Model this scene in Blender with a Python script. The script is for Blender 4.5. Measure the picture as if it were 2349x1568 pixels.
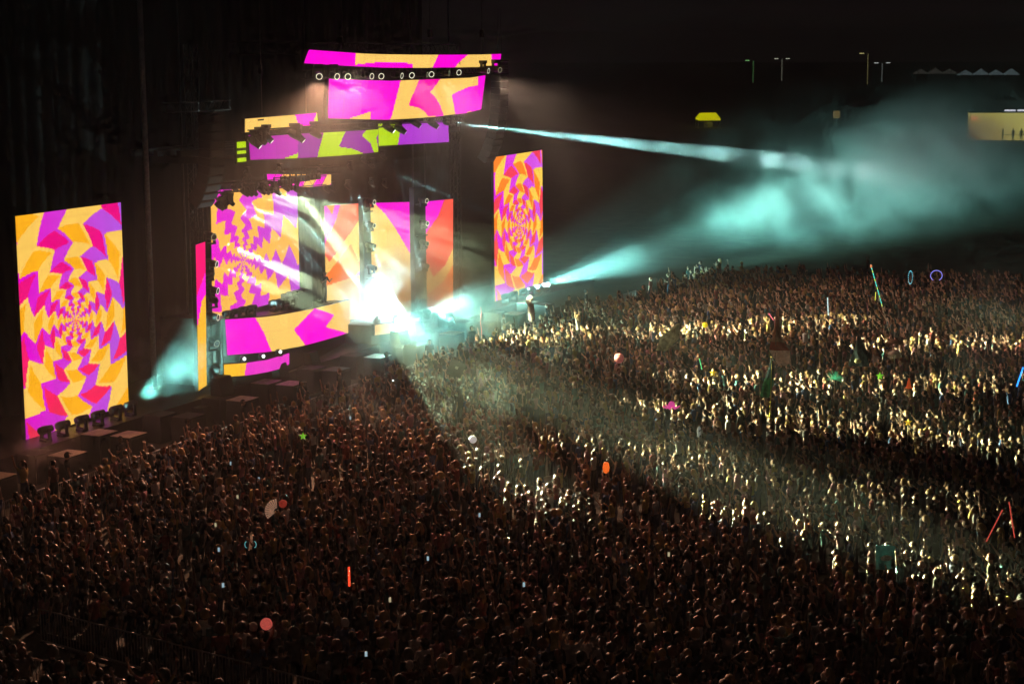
import bpy, bmesh, math, random
import numpy as np
from mathutils import Vector, Matrix, Quaternion

rnd = random.Random(7)
for o in list(bpy.data.objects):
    bpy.data.objects.remove(o)
sc = bpy.context.scene
COL = sc.collection

# ------------------------------------------------------------------ camera
# World frame: X runs along the stage front, -Y is the audience side, Z up (metres).
CAM = Vector((-63.56, -51.34, 17.5))
cam_data = bpy.data.cameras.new('camera')
cam = bpy.data.objects.new('camera', cam_data)
COL.objects.link(cam)
pitch, roll, yaw = math.radians(9.2), math.radians(0.43), math.atan2(0.4283, 0.9036)
f0 = Vector((math.cos(yaw) * math.cos(pitch), math.sin(yaw) * math.cos(pitch), -math.sin(pitch)))
r0 = Vector((math.sin(yaw), -math.cos(yaw), 0))
u0 = r0.cross(f0)
cu = u0 * math.cos(roll) + r0 * math.sin(roll)
cr = r0 * math.cos(roll) - u0 * math.sin(roll)
cam.matrix_world = Matrix(((cr.x, cu.x, -f0.x, CAM.x), (cr.y, cu.y, -f0.y, CAM.y), (cr.z, cu.z, -f0.z, CAM.z), (0, 0, 0, 1)))
cam_data.sensor_width = 36
cam_data.lens = 36 * 4217 / 2349
cam_data.clip_start = 0.5
cam_data.clip_end = 6000
sc.camera = cam

# ------------------------------------------------------------------ night sky
world = bpy.data.worlds.new('World')
sc.world = world
world.use_nodes = True
wn = world.node_tree.nodes
bg = wn['Background']
bg.inputs['Color'].default_value = (1.0, 0.72, 0.74, 1)
bg.inputs['Strength'].default_value = 0.0042

sc.view_settings.view_transform = 'Standard'
sc.view_settings.look = 'None'
sc.view_settings.exposure = 0
sc.view_settings.gamma = 1
sc.render.film_transparent = False
cy = sc.cycles
cy.max_bounces = 3
cy.diffuse_bounces = 1
cy.glossy_bounces = 1
cy.transmission_bounces = 1
cy.volume_bounces = 0
cy.transparent_max_bounces = 6
cy.use_adaptive_sampling = True
cy.adaptive_threshold = 0.03
cy.adaptive_min_samples = 12
cy.use_denoising = True
cy.denoiser = 'OPENIMAGEDENOISE'
cy.sample_clamp_indirect = 2.0
cy.sample_clamp_direct = 0.0
cy.volume_step_rate = 1.0
cy.volume_max_steps = 256
cy.use_light_tree = False
cy.caustics_reflective = False
cy.caustics_refractive = False

# ------------------------------------------------------------------ helpers
def s2l(c):
    c = c / 255.0
    return c / 12.92 if c <= 0.04045 else ((c + 0.055) / 1.055) ** 2.4
def rgb(r, g, b):
    return (s2l(r), s2l(g), s2l(b), 1.0)

MATS = {}
def mat(name, color=(0.2, 0.2, 0.2), rough=0.6, metal=0.0, var=0.25, scale=8.0, bump=0.0, emit=None, strength=0.0, spec=0.4):
    """A procedural principled material whose colour is broken up with noise."""
    if name in MATS:
        return MATS[name]
    m = bpy.data.materials.new(name)
    m.use_nodes = True
    nt = m.node_tree
    p = nt.nodes['Principled BSDF']
    p.inputs['Roughness'].default_value = rough
    p.inputs['Metallic'].default_value = metal
    p.inputs['Specular IOR Level'].default_value = spec
    c = tuple(color[:3])
    tc = nt.nodes.new('ShaderNodeTexCoord')
    nz = nt.nodes.new('ShaderNodeTexNoise')
    nz.inputs['Scale'].default_value = scale
    nz.inputs['Detail'].default_value = 3
    nt.links.new(tc.outputs['Object'], nz.inputs['Vector'])
    rp = nt.nodes.new('ShaderNodeValToRGB')
    rp.color_ramp.elements[0].position = 0.3
    rp.color_ramp.elements[1].position = 0.75
    rp.color_ramp.elements[0].color = (*[max(0, v * (1 - var)) for v in c], 1)
    rp.color_ramp.elements[1].color = (*[min(1, v * (1 + var)) for v in c], 1)
    nt.links.new(nz.outputs['Fac'], rp.inputs['Fac'])
    nt.links.new(rp.outputs['Color'], p.inputs['Base Color'])
    if bump:
        b = nt.nodes.new('ShaderNodeBump')
        b.inputs['Strength'].default_value = bump
        nt.links.new(nz.outputs['Fac'], b.inputs['Height'])
        nt.links.new(b.outputs['Normal'], p.inputs['Normal'])
    if emit:
        p.inputs['Emission Color'].default_value = (*emit[:3], 1)
        p.inputs['Emission Strength'].default_value = strength
    MATS[name] = m
    return m

def lamp_mat(name, color, strength):
    return mat(name, (0.05, 0.05, 0.05), 0.3, emit=color, strength=strength, var=0.0)

class MB:
    """Collects shapes into one mesh."""
    def __init__(s):
        s.v, s.f, s.mi, s.sm = [], [], [], []
    def add(s, vs, fs, mi=0, smooth=False):
        b = len(s.v)
        s.v += [tuple(v) for v in vs]
        for f in fs:
            s.f.append(tuple(b + i for i in f)); s.mi.append(mi); s.sm.append(smooth)
        return s
    def box(s, c, d, mi=0, M=None):
        x, y, z = d[0] / 2, d[1] / 2, d[2] / 2
        vs = [Vector((i * x, j * y, k * z)) for i in (-1, 1) for j in (-1, 1) for k in (-1, 1)]
        if M is not None:
            vs = [M @ v for v in vs]
        vs = [v + Vector(c) for v in vs]
        return s.add(vs, [(0, 1, 3, 2), (4, 6, 7, 5), (0, 4, 5, 1), (2, 3, 7, 6), (0, 2, 6, 4), (1, 5, 7, 3)], mi)
    def tube(s, pts, rads, n=8, mi=0, cap=True, smooth=True, flat=None):
        pts = [Vector(p) for p in pts]
        rings = []
        for i, p in enumerate(pts):
            d = (pts[min(i + 1, len(pts) - 1)] - pts[max(i - 1, 0)]).normalized()
            a = Vector((0, 0, 1)) if abs(d.z) < 0.9 else Vector((1, 0, 0))
            e1 = d.cross(a).normalized(); e2 = d.cross(e1)
            r = rads[i] if hasattr(rads, '__len__') else rads
            rings.append([p + (e1 * math.cos(t) + e2 * math.sin(t)) * r for t in [2 * math.pi * k / n for k in range(n)]])
        vs = [v for r in rings for v in r]
        fs = []
        for i in range(len(pts) - 1):
            for k in range(n):
                a, b = i * n + k, i * n + (k + 1) % n
                fs.append((a, b, b + n, a + n))
        if cap:
            fs.append(tuple(range(n))[::-1]); fs.append(tuple((len(pts) - 1) * n + k for k in range(n)))
        return s.add(vs, fs, mi, smooth)
    def ball(s, c, r, n=12, m=8, mi=0, sc_=(1, 1, 1), M=None):
        vs, fs = [], []
        for i in range(m + 1):
            ph = math.pi * i / m
            for k in range(n):
                t = 2 * math.pi * k / n
                v = Vector((math.sin(ph) * math.cos(t) * sc_[0], math.sin(ph) * math.sin(t) * sc_[1], math.cos(ph) * sc_[2])) * r
                if M is not None:
                    v = M @ v
                vs.append(v + Vector(c))
        for i in range(m):
            for k in range(n):
                a, b = i * n + k, i * n + (k + 1) % n
                fs.append((a, a + n, b + n, b))
        return s.add(vs, fs, mi, True)
    def disc(s, c, r, n=16, mi=0, M=None, r0=0.0):
        c = Vector(c); M = M or Matrix.Identity(3)
        ring = [c + M @ Vector((r * math.cos(t), r * math.sin(t), 0)) for t in [2 * math.pi * k / n for k in range(n)]]
        if r0 <= 0:
            return s.add(ring, [tuple(range(n))], mi)
        inn = [c + M @ Vector((r0 * math.cos(t), r0 * math.sin(t), 0)) for t in [2 * math.pi * k / n for k in range(n)]]
        return s.add(ring + inn, [(k, (k + 1) % n, n + (k + 1) % n, n + k) for k in range(n)], mi)
    def mesh(s, name, mats):
        me = bpy.data.meshes.new(name)
        me.from_pydata(s.v, [], s.f)
        for m in (mats if isinstance(mats, (list, tuple)) else [mats]):
            me.materials.append(m)
        me.polygons.foreach_set('material_index', s.mi)
        me.polygons.foreach_set('use_smooth', s.sm)
        me.update()
        return me
    def build(s, name, mats, parent=None, loc=None):
        return obj(name, s.mesh(name, mats), parent, loc)

def obj(name, me, parent=None, loc=None):
    o = bpy.data.objects.new(name, me)
    COL.objects.link(o)
    if parent is not None:
        o.parent = parent
    if loc is not None:
        o.location = loc
    return o

def tag(o, label=None, cat=None, group=None, kind=None):
    if label: o['label'] = label
    if cat: o['category'] = cat
    if group: o['group'] = group
    if kind: o['kind'] = kind
    return o

def thing(name, label, cat, loc=(0, 0, 0), rz=0.0, group=None):
    o = bpy.data.objects.new(name, None)
    o.empty_display_size = 0.3
    COL.objects.link(o)
    o.location = loc
    o.rotation_euler = (0, 0, rz)
    return tag(o, label, cat, group)

def aim(d):
    return Vector(d).normalized().to_track_quat('Z', 'Y')

# ------------------------------------------------------------------ materials
M_BLACK = mat('black_fabric', (0.005, 0.0047, 0.0047), 0.95, bump=0.2)
M_STEEL = mat('dark_steel', (0.03, 0.03, 0.032), 0.5, 0.3)
M_ALU = mat('truss_aluminium', (0.16, 0.16, 0.16), 0.45, 0.6)
M_PLASTIC = mat('fixture_plastic', (0.022, 0.024, 0.025), 0.42)
M_CAB = mat('led_cabinet', (0.02, 0.02, 0.02), 0.7)
M_DECK = mat('stage_deck', (0.045, 0.038, 0.032), 0.45, scale=2.5, bump=0.1)
M_PLY = mat('plywood_lid', (0.52, 0.44, 0.34), 0.7, scale=5)
M_SPK = mat('speaker_paint', (0.025, 0.024, 0.023), 0.75, scale=20, bump=0.2)
M_GRILLE = mat('speaker_grille', (0.035, 0.034, 0.033), 0.6, 0.4, scale=60)

# ------------------------------------------------------------------ ground
def build_ground():
    g = MB()
    n = 60
    xs = np.linspace(-300, 1500, n); ys = np.linspace(-900, 900, n)
    vs = [(x, y, -0.02 + 0.02 * math.sin(x * 0.13) * math.cos(y * 0.11)) for y in ys for x in xs]
    fs = [(j * n + i, j * n + i + 1, (j + 1) * n + i + 1, (j + 1) * n + i) for j in range(n - 1) for i in range(n - 1)]
    g.add(vs, fs, 0, True)
    m = mat('worn_grass_field', (0.045, 0.048, 0.03), 0.95, scale=0.6, var=0.5, bump=0.5)
    tag(g.build('ground', m), 'dark trampled festival field under the crowd', 'ground', kind='structure')
build_ground()

# screen outlines: per column top (x,y,z) and bottom (x,y,z); then the painted shapes in (u,v)
SCREENS = {
 'top_banner': ([[14.51,-3.2,17.31,14.42,-3.2,16.64],[15.53,-3.7,17.23,15.43,-3.7,16.57],[16.77,-4.1,17.15,16.66,-4.1,16.49],[18.24,-4.38,17.07,18.13,-4.38,16.42],[19.97,-4.54,17.02,19.84,-4.54,16.35],[21.98,-4.6,16.99,21.83,-4.6,16.31],[24.27,-4.54,16.96,24.11,-4.54,16.27],[26.87,-4.38,16.94,26.7,-4.38,16.25],[29.81,-4.1,16.92,29.62,-4.1,16.22],[33.11,-3.7,16.9,32.9,-3.7,16.19],[36.8,-3.2,16.91,36.57,-3.2,16.21]],
   [('cream',[[0.149,1.02],[0.537,1.02],[0.505,-0.02],[0.394,-0.02],[0.397,0.275],[0.365,0.357],[0.29,0.432],[0.228,0.379],[0.18,0.238],[0.15,0.133]]),
    ('cream',[[0.733,1.02],[0.916,1.02],[0.933,-0.02],[0.648,-0.02],[0.683,0.508]])]),
 'upper_screen': ([[17.08,-3.0,15.86,17.0,-2.8,13.86],[17.9,-3.43,15.8,17.81,-3.23,13.81],[18.9,-3.77,15.73,18.8,-3.57,13.75],[20.1,-4.01,15.69,19.99,-3.81,13.69],[21.51,-4.15,15.64,21.39,-3.95,13.62],[23.13,-4.2,15.64,23.0,-4.0,13.6],[24.99,-4.15,15.63,24.85,-3.95,13.58],[27.1,-4.01,15.62,26.94,-3.81,13.55],[29.47,-3.77,15.61,29.28,-3.57,13.58],[32.11,-3.43,15.59,31.91,-3.23,13.56],[35.05,-3.0,15.68,34.82,-2.8,13.69]],
   [('cream',[[0.306,1.018],[0.423,1.02],[0.368,0.345],[0.436,0.276],[0.492,0.127],[0.51,0.046],[0.567,0.033],[0.569,-0.02],[0.252,-0.02],[0.273,0.03],[0.291,0.563]]),
    ('pink',[[0.423,1.02],[0.58,1.02],[0.511,0.663],[0.561,0.484],[0.638,0.019],[0.567,0.033],[0.51,0.046],[0.492,0.127],[0.436,0.276],[0.368,0.345]]),
    ('cream',[[0.068,-0.016],[0.167,0.208],[0.169,-0.02]]),
    ('cream',[[0.58,1.02],[0.921,1.02],[0.933,0.744],[0.838,0.738],[0.742,0.636],[0.686,0.548],[0.72,0.235],[0.741,-0.02],[0.639,-0.01],[0.601,0.278],[0.561,0.484],[0.511,0.663]]),
    ('cream',[[0.842,0.031],[0.895,0.028],[0.881,-0.02]])]),
 'side_banner': ([[10.03,-2.6,14.1,9.98,-2.6,13.47],[13.18,-2.6,14.12,13.2,-2.6,13.49],[16.54,-2.6,14.15,16.64,-2.6,13.52]],
   [('magenta',[[0.681,1.02],[1.0,1.02],[0.899,-0.02],[0.73,-0.02]]),
    ('lime',[[1.0,1.02],[1.0,-0.02],[0.957,-0.02]]),
    ('black',[[0.163,0.888],[0.249,0.886],[0.248,0.775],[0.163,0.777]])]),
 'lime_screen': ([[10.88,-2.2,13.29,10.99,-2.2,12.11],[12.45,-2.41,13.25,12.53,-2.41,12.06],[14.25,-2.51,13.2,14.32,-2.51,11.99],[16.31,-2.5,13.14,16.35,-2.5,11.92],[18.64,-2.38,13.09,18.65,-2.38,11.86],[21.26,-2.14,13.03,21.24,-2.14,11.79],[24.19,-1.8,12.97,24.14,-1.8,11.75]],
   [('violet',[[0.299,1.02],[1.0,1.018],[1.0,-0.02],[0.287,-0.02]]),
    ('lime',[[0.492,1.02],[0.68,1.02],[0.611,0.378],[0.732,0.26],[0.803,0.108],[0.856,-0.02],[0.431,-0.02],[0.456,0.446]]),
    ('lime',[[0.879,1.02],[1.0,1.02],[1.0,0.793],[0.98,0.659],[1.0,0.13],[1.0,-0.02],[0.954,-0.02],[0.919,0.404],[0.831,0.783]]),
    ('lime',[[0.192,0.008],[0.29,0.209],[0.286,-0.02]])]),
 'violet_screen': ([[24.56,-1.6,13.25,24.55,-1.6,12.05],[28.57,-1.6,13.17,28.58,-1.6,11.95],[32.88,-1.6,13.09,32.91,-1.6,11.84]],
   [('lime',[[0.0,1.02],[0.318,1.02],[0.258,-0.02],[0.0,-0.02]])]),
 'inner_banner': ([[14.87,-0.6,11.13,14.95,-0.6,10.52],[16.87,-0.6,10.99,16.91,-0.6,10.32],[18.95,-0.6,10.85,18.95,-0.6,10.19],[21.12,-0.6,10.7,21.08,-0.6,10.16]],
   [('cream',[[0.228,1.02],[0.79,1.02],[0.777,0.626],[0.69,-0.02],[0.534,-0.02],[0.576,0.518],[0.214,0.515]]),
    ('cream',[[0.94,1.02],[1.0,1.02],[1.0,0.214],[0.982,-0.02],[0.895,-0.02],[0.848,0.038]])]),
 'spiral_screen': ([[11.65,0.6,10.54,11.43,0.6,4.18],[15.48,0.6,10.33,15.36,0.6,4.24],[19.6,0.6,10.09,19.6,0.6,4.3]],
   [('center',[[0.345,0.418]])]),
 'tall_screen_a': ([[23.64,1.4,8.75,23.57,1.4,2.31],[25.61,1.4,8.66,25.55,1.4,2.12],[27.65,1.4,8.58,27.61,1.4,1.92]],
   [('magenta',[[0.0,1.012],[0.44,1.013],[0.314,0.875],[0.0,0.676]]),
    ('orange',[[0.044,1.007],[0.299,1.009],[0.207,0.927]]),
    ('cream',[[1.0,0.882],[1.0,0.446],[0.701,0.657],[0.133,0.444],[0.0,0.4],[0.0,0.576],[0.118,0.515],[0.156,0.531]]),
    ('orange',[[0.701,0.657],[1.0,0.434],[1.0,0.387],[0.0,0.294],[0.0,0.394],[0.133,0.444]]),
    ('violet2',[[1.0,0.44],[1.0,0.375],[0.799,0.374]]),
    ('cream2',[[0.0,0.312],[1.0,0.387],[1.0,-0.02],[0.0,-0.012]])]),
 'tall_screen_b': ([[27.82,0.9,8.6,27.64,0.9,2.01],[30.23,0.9,8.43,30.09,0.9,1.84],[32.75,0.9,8.26,32.64,0.9,1.65]],
   [('magenta',[[0.086,1.008],[1.0,1.012],[1.0,0.515],[0.662,0.735],[0.368,0.897]]),
    ('red',[[0.0,1.008],[0.086,1.008],[0.005,0.935],[0.0,0.925]]),
    ('cream2',[[0.0,0.368],[1.0,0.432],[1.0,-0.02],[0.0,-0.02]])]),
 'tall_screen_c': ([[33.18,0.2,8.26,32.94,0.2,1.65],[35.0,0.2,8.2,34.78,0.2,1.49],[36.88,0.2,8.14,36.69,0.2,1.32]],
   [('magenta',[[0.0,1.01],[0.686,1.004],[0.474,0.862],[0.0,0.7]]),
    ('cream',[[0.0,0.493],[0.301,0.313],[0.717,0.407],[1.0,0.554],[1.0,0.406],[0.669,0.266],[0.0,0.135]]),
    ('orange',[[1.0,0.406],[1.0,-0.02],[0.0,-0.02],[0.0,0.142],[0.669,0.266]])]),
 'riser_screen_left': ([[9.89,-1.2,4.47,9.96,-1.2,2.71],[10.5,-1.51,4.44,10.56,-1.51,2.69],[11.28,-1.71,4.39,11.33,-1.71,2.63],[12.24,-1.81,4.3,12.27,-1.81,2.54],[13.37,-1.81,4.22,13.39,-1.81,2.44],[14.7,-1.7,4.14,14.71,-1.7,2.35],[16.23,-1.49,4.04,16.22,-1.49,2.22],[17.97,-1.17,3.91,17.95,-1.17,2.1],[19.92,-0.75,3.79,19.88,-0.75,1.97],[22.1,-0.23,3.64,22.05,-0.23,1.81],[24.52,0.4,3.47,24.44,0.4,1.65]],
   [('magenta',[[0.0,1.02],[0.127,1.0],[0.171,0.52],[0.211,-0.02],[0.0,-0.02]]),
    ('magenta',[[0.572,1.011],[0.374,0.513],[0.478,-0.02],[0.981,-0.02],[0.687,0.374],[0.793,0.667]])]),
 'riser_screen_right': ([[24.09,-1.4,2.21,24.06,-1.4,1.64],[24.45,-1.69,2.23,24.43,-1.69,1.66],[25.09,-1.82,2.2,25.07,-1.82,1.63],[26.03,-1.8,2.12,26.01,-1.8,1.55],[27.26,-1.62,2.04,27.24,-1.62,1.49],[28.81,-1.29,1.91,28.79,-1.29,1.4],[30.67,-0.8,1.73,30.65,-0.8,1.31]],
   []),
 'lower_screen': ([[8.34,-2.1,2.58,8.33,-2.1,1.98],[8.86,-2.37,2.55,8.85,-2.37,1.95],[9.59,-2.5,2.48,9.58,-2.5,1.87],[10.53,-2.5,2.41,10.52,-2.5,1.79],[11.7,-2.37,2.29,11.68,-2.37,1.69],[13.11,-2.1,2.22,13.08,-2.1,1.58],[14.76,-1.7,2.11,14.73,-1.7,1.54]],
   [('pinkm',[[0.215,1.02],[1.0,1.02],[1.0,-0.02],[0.188,-0.02]])]),
 'side_strip': ([[8.1,-0.9,8.25,7.91,-0.9,1.3],[8.49,-0.9,8.29,8.25,-0.9,1.37],[8.88,-0.9,8.33,8.6,-0.9,1.44]],
   [('rose',[[0.0,1.013],[1.0,1.011],[1.0,0.782],[0.661,0.75],[0.0,0.622]]),
    ('magenta',[[1.0,0.795],[1.0,0.728],[0.937,0.635],[0.566,0.605],[0.0,0.436],[0.0,0.648]])]),
 'left_tower': ([[-3.4,0.0,10.58,-3.43,0.0,1.02],[0.01,0.0,10.59,-0.02,0.0,1.19],[3.71,0.0,10.59,3.68,0.0,1.38]],
   [('center',[[0.505,0.485]])]),
 'right_tower': ([[42.21,0.0,10.38,42.21,0.0,1.06],[45.87,0.0,10.4,45.89,0.0,1.08],[49.75,0.0,10.44,49.79,0.0,1.1]],
   [('center',[[0.503,0.494]]),
    ('cut',[[0.164,1.014],[0.0,0.961]])]),
}
# ------------------------------------------------------------------ LED screens
PAL = dict(magenta=(255, 0, 214), cream=(250, 203, 104), cream2=(252, 210, 128), pink=(252, 0, 168), lime=(186, 226, 8), violet=(150, 30, 160),
           violet2=(190, 90, 225), orange=(252, 128, 44), red=(252, 92, 70), pinkm=(236, 52, 200), rose=(252, 0, 110), yellow=(252, 190, 50), black=(4, 4, 4),
           plum=(196, 28, 184), purple=(182, 58, 214))

def led_material():
    m = bpy.data.materials.new('led_screen')
    m.use_nodes = True
    nt = m.node_tree
    nt.nodes.clear()
    out = nt.nodes.new('ShaderNodeOutputMaterial')
    em = nt.nodes.new('ShaderNodeEmission')
    at = nt.nodes.new('ShaderNodeAttribute')
    at.attribute_name = 'led'
    em.inputs['Strength'].default_value = 1.12
    nt.links.new(at.outputs['Color'], em.inputs['Color'])
    nt.links.new(em.outputs[0], out.inputs['Surface'])
    return m
M_LED = led_material()

def pip(poly, U, V):
    ins = np.zeros(U.shape, bool)
    n = len(poly)
    for i in range(n):
        x0, y0 = poly[i]; x1, y1 = poly[(i + 1) % n]
        if y0 == y1:
            continue
        c = ((y0 > V) != (y1 > V)) & (U < (x1 - x0) * (V - y0) / (y1 - y0) + x0)
        ins ^= c
    return ins

def spiral(dx, dz, N, k, ph, amp, tooth, shade):
    """Zig-zag arms winding out of a centre point (log-polar)."""
    r = np.hypot(dx, dz) + 1e-6
    th = np.arctan2(dz, dx)
    q = np.log(r) / k + tooth
    fq = q - np.floor(q)
    tri = np.where(fq < 0.5, fq * 2, (1 - fq) * 2)
    u = N * th / (2 * np.pi) - amp * tri + ph
    fu = u - np.floor(u)
    yel = fu < 0.52
    seg = fq < 0.5
    if not shade:
        return np.where(yel, 0, 2)
    return np.where(yel, np.where(seg & (fu / 0.52 > 0.16), 1, 0), np.where(seg & ((fu - 0.52) / 0.48 > 0.16), 3, 2))

def lin(c):
    return np.array(rgb(*c)[:3])

def led_screen(name, label, cat, key, base, du=0.09, dv=0.065, paint=None, gain=1.0, group=None, tint=None):
    cols, polys = SCREENS[key]
    C = np.array(cols)
    top, bot = C[:, :3], C[:, 3:]
    L = np.concatenate([[0], np.cumsum(np.hypot(np.diff(top[:, 0]), np.diff(top[:, 1])))])
    W = L[-1]; H = float(np.mean(top[:, 2] - bot[:, 2]))
    nu, nv = max(4, int(W / du)), max(4, int(H / dv))
    us, vs = np.linspace(0, 1, nu + 1), np.linspace(0, 1, nv + 1)
    def pos(u, v, off=0.0, mx=0.0):
        t = np.stack([np.interp(u * W, L, top[:, i]) for i in range(3)], -1)
        b = np.stack([np.interp(u * W, L, bot[:, i]) for i in range(3)], -1)
        p = b + (t - b) * v[..., None]
        p[..., 1] += off
        return p
    U, V = np.meshgrid(us, vs)
    P = pos(U.ravel(), V.ravel())
    org = Vector((float((top[0, 0] + top[-1, 0]) / 2), float(np.mean(top[:, 1])), float(np.min(bot[:, 2]))))
    root = thing(name, label, cat, org, 0, group)
    P0 = P - np.array(org)
    idx = np.arange((nu + 1) * (nv + 1)).reshape(nv + 1, nu + 1)
    F = np.stack([idx[:-1, :-1], idx[:-1, 1:], idx[1:, 1:], idx[1:, :-1]], -1).reshape(-1, 4)
    cu_, cv_ = np.meshgrid((us[:-1] + us[1:]) / 2, (vs[:-1] + vs[1:]) / 2)
    cu_, cv_ = cu_.ravel(), cv_.ravel()
    if paint:
        colr = paint(cu_, cv_, W, H)
    else:
        colr = np.tile(lin(PAL[base]), (len(cu_), 1))
        for cname, poly in polys:
            colr[pip(poly, cu_, cv_)] = lin(PAL[cname])
    # the modules of a LED wall differ a little from one another
    mu = np.floor(cu_ * W / 1.0).astype(int); mv = np.floor(cv_ * H / 1.0).astype(int)
    rg = np.random.RandomState(len(name) * 7 + int(W * 10))
    tab = 1 + rg.uniform(-0.035, 0.035, (mu.max() + 1, mv.max() + 1))
    colr = colr * tab[mu, mv][:, None] * gain
    # hairline joints between the modules
    jn = ((cu_ * W) % 1.0 < du * 1.01) | ((cv_ * H) % 1.0 < dv * 1.01)
    colr = np.where(jn[:, None], colr * 0.93, colr)
    me = bpy.data.meshes.new('display_face')
    me.from_pydata(P0.tolist(), [], F.tolist())
    at = me.attributes.new('led', 'FLOAT_COLOR', 'FACE')
    at.data.foreach_set('color', np.concatenate([colr, np.ones((len(colr), 1))], 1).astype(np.float32).ravel())
    me.materials.append(M_LED)
    obj('display_face', me, root)
    # cabinet behind: one slab following the same curve
    n = max(2, min(24, int(W / 1.0)))
    b = MB()
    e = 0.03
    vs_, fs_ = [], []
    for i in range(n + 1):
        u = i / n
        for (v, off) in ((0, 0.012), (1, 0.012), (1, 0.2), (0, 0.2)):
            p = pos(np.array([u]), np.array([float(v)]), off)[0]
            p[2] += e if v else -e
            if i == 0: p[0] -= e
            if i == n: p[0] += e
            vs_.append(Vector(p) - org)
    for i in range(n):
        for k in range(4):
            a, c = 4 * i + k, 4 * i + (k + 1) % 4
            fs_.append((a, c, c + 4, a + 4))
    fs_ += [(0, 1, 2, 3), (4 * n + 3, 4 * n + 2, 4 * n + 1, 4 * n)]
    b.add(vs_, fs_)
    b.build('cabinet', M_CAB, root)
    return root

def tower_paint(center, pal, ph=0.55, tooth=0.1, N=8, shade=True, amp=0.31, grad=None, k=0.42):
    def fn(u, v, W, H):
        c = spiral((u - center[0]) * W, (v - center[1]) * H, N, k, ph, amp, tooth, shade)
        L_ = np.array([lin(p) for p in pal])
        out = L_[c]
        if grad:
            # the show graphic shifts hue across the wall: magenta on the left, lilac on the right, hotter at the foot
            w = np.clip(u, 0, 1)[:, None]
            m2 = (c == 2)[:, None]
            out = np.where(m2, lin(grad[0]) * (1 - w) + lin(grad[1]) * w, out)
            w2 = np.clip(1 - v * 1.3, 0, 1)[:, None]
            m3 = (c == 3)[:, None]
            out = np.where(m3, out * (1 - w2) + lin(grad[2]) * w2, out)
        return out
    return fn

led_screen('tower_screen', 'tall tower screen with zigzag spiral, at the far left beside the stage', 'screen', 'left_tower', 'magenta', 0.07, 0.06,
           tower_paint((0.505, 0.485), [(250, 200, 92), (250, 174, 30), (205, 55, 215), (236, 8, 128)], grad=((228, 0, 200), (178, 84, 220), (250, 40, 80))))
led_screen('tower_screen', 'tall tower screen with orange zigzag spiral, right of the stage', 'screen', 'right_tower', 'magenta', 0.09, 0.075,
           tower_paint((0.503, 0.494), [(254, 210, 80), (254, 134, 34), (226, 40, 226), (250, 60, 90)], grad=((232, 0, 226), (214, 92, 236), (252, 96, 60))))
led_screen('spiral_screen', 'large stage screen with yellow and purple zigzag rays, behind the riser', 'screen', 'spiral_screen', 'magenta', 0.08, 0.06,
           tower_paint((0.345, 0.418), [(252, 190, 82), (252, 190, 82), (205, 55, 215), (205, 55, 215)], ph=0.2, tooth=0.45, N=8, shade=False, amp=0.32, k=0.36,
                       grad=((236, 0, 206), (190, 78, 216), (236, 0, 206))))
led_screen('roof_banner_screen', 'long slim magenta and cream banner screen at the top of the stage', 'screen', 'top_banner', 'magenta')
led_screen('roof_screen', 'wide curved magenta screen with cream shapes below the top banner', 'screen', 'upper_screen', 'magenta')
led_screen('side_banner_screen', 'short cream screen with a magenta wedge, left under the roof', 'screen', 'side_banner', 'cream')
led_screen('lime_screen', 'plum screen with lime green shapes across the roof edge', 'screen', 'lime_screen', 'plum', gain=0.85)
led_screen('violet_screen', 'purple screen with one lime block, right end of the roof edge', 'screen', 'violet_screen', 'purple', gain=0.9)
led_screen('inner_banner_screen', 'small magenta banner screen behind a row of dark blinders', 'screen', 'inner_banner', 'magenta')
led_screen('panel_screen', 'upright orange and cream screen, leftmost of the three centre panels', 'screen', 'tall_screen_a', 'red')
led_screen('panel_screen', 'upright cream screen with a magenta corner, middle of the three centre panels', 'screen', 'tall_screen_b', 'cream')
led_screen('panel_screen', 'upright red screen with a cream chevron, rightmost of the three centre panels', 'screen', 'tall_screen_c', 'red')
led_screen('riser_screen', 'long curved magenta and cream screen on the front of the left riser', 'screen', 'riser_screen_left', 'cream')
led_screen('riser_screen', 'short curved cream screen on the front of the right riser', 'screen', 'riser_screen_right', 'cream2')
led_screen('step_screen', 'low curved yellow and pink screen under the left riser', 'screen', 'lower_screen', 'yellow')
led_screen('strip_screen', 'narrow upright pink to yellow strip screen beside the light ladder', 'screen', 'side_strip', 'yellow')

# small lime end returns of the lime screen, stacked at its left edge
t = thing('end_screen', 'stacked lime green end panels at the left edge of the roof screens', 'screen', (10.05, -2.15, 12.0))
for k, (z0, z1) in enumerate(((0.06, 0.24), (0.44, 0.58), (0.72, 1.0))):
    me = MB().box((0.28, 0, (z0 + z1) / 2), (0.62, 0.1, z1 - z0)).mesh('panel', lamp_mat('lime_led', rgb(186, 226, 8), 1.0))
    obj('panel', me, t)
MB().box((0.28, 0.13, 0.52), (0.7, 0.12, 1.1)).build('frame', M_CAB, t)

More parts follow.
